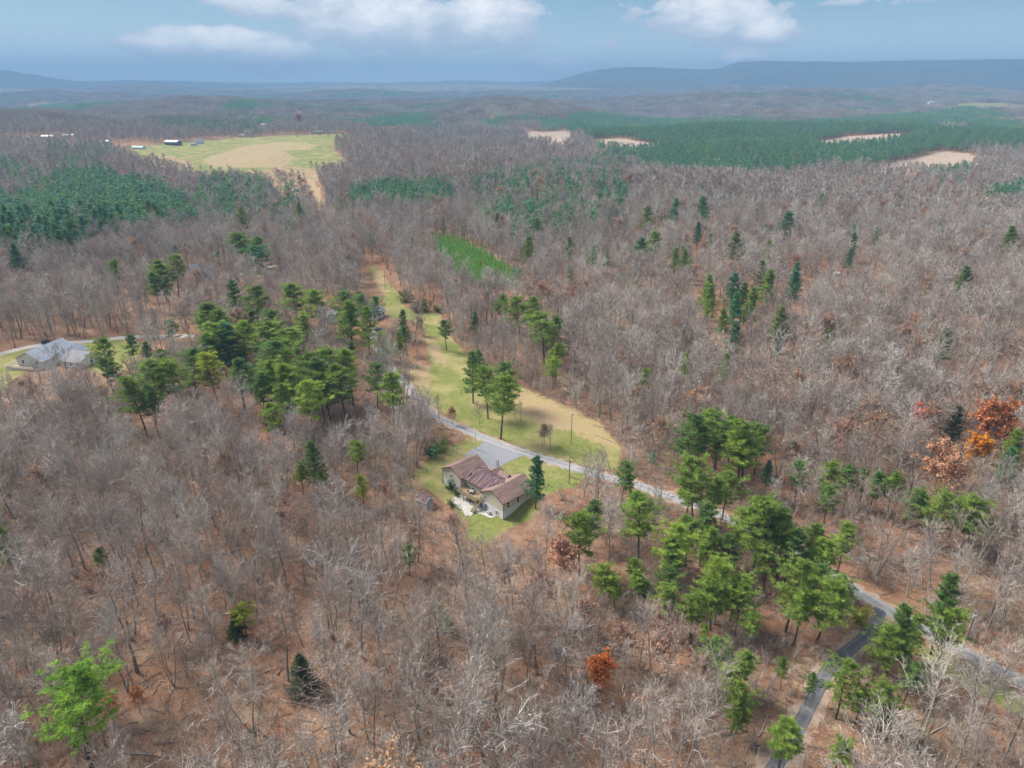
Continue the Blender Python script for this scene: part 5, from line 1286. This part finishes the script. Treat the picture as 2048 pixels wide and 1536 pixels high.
# hunting stand in the woods at right
c = hit(1672, 556, 4); e = empty('hunting_blind', (c[0], c[1], hz(c))); tag(e, 'small raised wooden hunting blind at the edge of the tan clearing on the right', 'hunting blind')
for a, b in ((-1.4, -1.2), (1.4, -1.2), (-1.4, 1.2), (1.4, 1.2)): MB().box(a-.12, a+.12, b-.12, b+.12, -.5, 4.9).build('leg', M['postw'], e)
MB().box(-1.6, 1.6, -1.4, 1.4, 4.9, 7.0).build('cabin', M['pole'], e); MB().box(-1.9, 1.9, -1.7, 1.7, 7.003, 7.2).build('roof', M['steel'], e)

# ------------------------------------------------------------------ cars
def car(x, y, z, ang, paint, label, suv=False):
    e = empty('parked_car', (x, y, z), ang); tag(e, label, 'car')
    sec = [(-2.25, .45, .62, .80), (-2.15, .32, .92, .84), (-1.2, .26, 1.02 if not suv else 1.05, .88), (.7, .26, 1.0, .88), (1.5, .28, .88, .86), (2.1, .34, .74, .80), (2.28, .45, .58, .72)]
    bm = bmesh.new(); rings = []
    for X_, zb, zt, w in sec:
        pr = [(-w*.9, zb), (w*.9, zb), (w, zb+.15), (w, zt-.12), (w*.88, zt), (-w*.88, zt), (-w, zt-.12), (-w, zb+.15)]
        rings.append([bm.verts.new((X_, a, b)) for a, b in pr])
    for a, b in zip(rings[:-1], rings[1:]):
        for k in range(8): bm.faces.new((a[k], a[(k+1) % 8], b[(k+1) % 8], b[k]))
    bm.faces.new(rings[0]); bm.faces.new(rings[-1][::-1]); bmesh.ops.recalc_face_normals(bm, faces=bm.faces)
    me = bpy.data.meshes.new('body'); bm.to_mesh(me); bm.free(); me.materials.append(paint); link('body', me, e)
    rt_ = 1.68 if suv else 1.46; back = -2.0 if suv else -1.5
    def frus(nm, m_, x0, x1, X0, X1, z0, z1, w0, w1):
        MB().add([(x0,-w0,z0),(x1,-w0,z0),(x1,w0,z0),(x0,w0,z0),(X0,-w1,z1),(X1,-w1,z1),(X1,w1,z1),(X0,w1,z1)], [(0,3,2,1),(4,5,6,7),(0,1,5,4),(1,2,6,5),(2,3,7,6),(3,0,4,7)]).build(nm, m_, e)
    frus('windows', M['glass'], back, 1.25, back+.3, .55, 1.0, rt_-.06, .80, .64); frus('roof', paint, back+.28, .6, back+.36, .48, rt_-.06, rt_, .65, .60)
    for sx in (-1.4, 1.4):
        for sy in (-.8, .8):
            w = MB().tube((sx, sy-.1, .33), (sx, sy+.1, .33), .33, n=14).build('wheel', M['rubber'], e); MB().tube((sx, sy-.115, .33), (sx, sy+.115, .33), .19, n=10).build('rim', M['steel'], w)
    for sy in (-.6, .6): MB().box(2.16, 2.29, sy-.14, sy+.14, .60, .70).build('headlight', M['trim'], e); MB().box(-2.27, -2.16, sy-.13, sy+.13, .68, .82).build('tail_light', M['fascia'], e)
c = hit(757, 662); car(c[0], c[1], hz(c)+.05, -.25, M['carblue'], 'dark blue car parked on the drive before the grey-roofed house')
c = hit(95, 688); car(c[0], c[1], hz(c)+.2, .35, M['carblack'], 'black vehicle parked on the gravel behind the white house', True)

# ------------------------------------------------------------------ poles, wires, lamp
def utility_pole(px, py, h, label, transformer=False, pale=False, arm=True, ang=.9, name='utility_pole'):
    c = hit(px, py); z = hz(c); e = empty(name, (c[0], c[1], z), ang); tag(e, label, 'utility pole', 'poles carrying the overhead lines')
    MB().tube((0, 0, -.5), (0, 0, h), .16, .11).build('pole', M['palepole'] if pale else M['pole'], e)
    if arm:
        MB().box(-1.2, 1.2, -.06, .06, h-.75, -.62+h).build('crossarm', M['pole'], e)
        for q in (-1.05, 0, 1.05): MB().tube((q, 0, h-.62 if q else h), (q, 0, h-.38 if q else h+.22), .05, n=6).build('insulator', M['insul'], e)
    if transformer: MB().tube((.38, 0, h-2.1), (.38, 0, h-1.1), .27, n=12).build('transformer', M['insul'], e)
    return Vector((c[0], c[1], z+h-.4))
pA = utility_pole(1142, 886, 10.5, 'dark utility pole with crossarm standing in the meadow above the road')
pB = utility_pole(1138, 968, 9.0, 'utility pole with pale transformer at the road edge right of the driveway', True, arm=False)
pC = utility_pole(1925, 1305, 10.5, 'utility pole with white transformer behind the dark pine above the lane', True)
pD = utility_pole(771, 578, 10.5, 'tall dark utility pole standing in the narrow grassy strip')
pE = utility_pole(139, 672, 10.5, 'weathered pole beside the gravel road behind the white house')
pF = utility_pole(1005, 690, 9.5, 'slim utility pole at the left edge of the upper meadow', arm=False)
pG = utility_pole(951, 899, 6.8, 'short pale lamp pole beside the driveway entrance', pale=True, arm=False)
pH = utility_pole(913, 907, 8.5, 'slender pale pole on the yard grass left of the driveway', pale=True, arm=False)
pI = utility_pole(1450, 1012, 10.5, 'utility pole among the flat-topped pines above the road')
def wire(name, a, b, sag, label):
    g = TreeGeo(); t = np.linspace(0, 1, 15); P = np.array(a)[None]*(1-t)[:, None]+np.array(b)[None]*t[:, None]; P[:, 2] -= sag*4*t*(1-t)
    g.tube(P, np.full(15, .022), 4); o = link(name, to_mesh(name, g, M['wire'])); tag(o, label, 'power line', 'overhead wires')
for a, b, s, lab in [(pA, pI, 1.6, 'overhead line sagging from the meadow pole to the pole among the pines'), (pI, pC, 2.6, 'overhead line running beside the road to the pole behind the dark pine'), (pA, pB, .5, 'short overhead line crossing the road to the transformer pole'),
                     (pA, pF, 2.2, 'overhead line running up the meadow to the slim pole'), (pF, pD, 2.0, 'overhead line from the slim pole to the pole in the grassy strip'), (pG, pH, .3, 'short overhead wire between the two pale poles by the driveway')]: wire('power_line', a, b, s, lab)
far = pC+(pC-pI)*.9; far.z = pC.z; wire('power_line', pC, far, 2.0, 'overhead line leaving past the lower right edge beside the road')
far = pE+Vector((90, 8, 0)); wire('power_line', pE, far, 2.0, 'overhead line following the gravel road through the woods at left')

c = hit(951, 899); 
c = hit(997, 936); e = empty('yard_post', (c[0], c[1], hz(c)), .3); tag(e, 'short dark post with a bracket at the lawn corner beside the driveway', 'post')
MB().box(-.09, .09, -.09, .09, -.2, 2.6).build('post', M['black'], e); MB().bar((0, 0, 2.4), (-.8, 0, 2.55), .07, .07).build('bracket', M['black'], e); MB().tube((-.75, 0, 2.1), (-.75, 0, 2.5), .13, .09, n=8).build('lantern', M['steel'], e)
# mailbox at the lane fork
c = hit(1716, 1208); e = empty('mailbox', (c[0], c[1], hz(c)), .7); tag(e, 'white mailbox on a post at the grassy corner of the lane fork', 'mailbox')
MB().box(-.05, .05, -.05, .05, -.3, 1.1).build('post', M['pole'], e); MB().box(-.16, .16, -.3, .3, 1.103, 1.4).build('box', M['trim'], e)

# ------------------------------------------------------------------ young trees standing alone in the meadow
for px, py, k, s, lab in [(1085,892,7,.55,'small bare sapling at the left of the pair in the meadow'),(1100,900,9,.62,'leafless young tree at the right of the pair in the meadow'),(1030,838,7,.5,'thin bare tree below the island of pines in the meadow'),(1042,842,9,.5,'spindly bare tree right of the pine island'),
    (835,738,9,.62,'lone bare tree standing on the rusty knoll beside the meadow'),(960,852,4,.7,'grey bare tree between the road and the meadow'),(880,838,7,.8,'bare tree leaning over the upper road'),(742,668,5,.95,'slim bare tree standing before the grey-roofed house'),(995,945,7,.30,'tiny bare ornamental tree on the lawn corner')]:
    c = hit(px, py); place('bare_tree', BARE, k, c[0], c[1], s, 1.0, (.4, .5, 0), lab, 'tree', 'lone bare trees round the meadow')

# ------------------------------------------------------------------ haze: the blue air over the valley
hm = bpy.data.materials.new('haze'); hm.use_nodes = True; t = NT(hm.node_tree); t.n.clear()
pv = t.new('ShaderNodeVolumePrincipled'); pv.inputs['Color'].default_value = (.215, .375, .59, 1); pv.inputs['Density'].default_value = HAZE if 'HAZE' in globals() else 1.7e-4; pv.inputs['Anisotropy'].default_value = 0.0
t.new('ShaderNodeOutputMaterial', inp={1: pv.outputs[0]})
b = MB().box(-16500, 16500, -16500, 16500, -160, 450); o = b.build('haze', hm); o['kind'] = 'stuff'; tag(o, 'pale blue haze filling the valley air', 'haze')
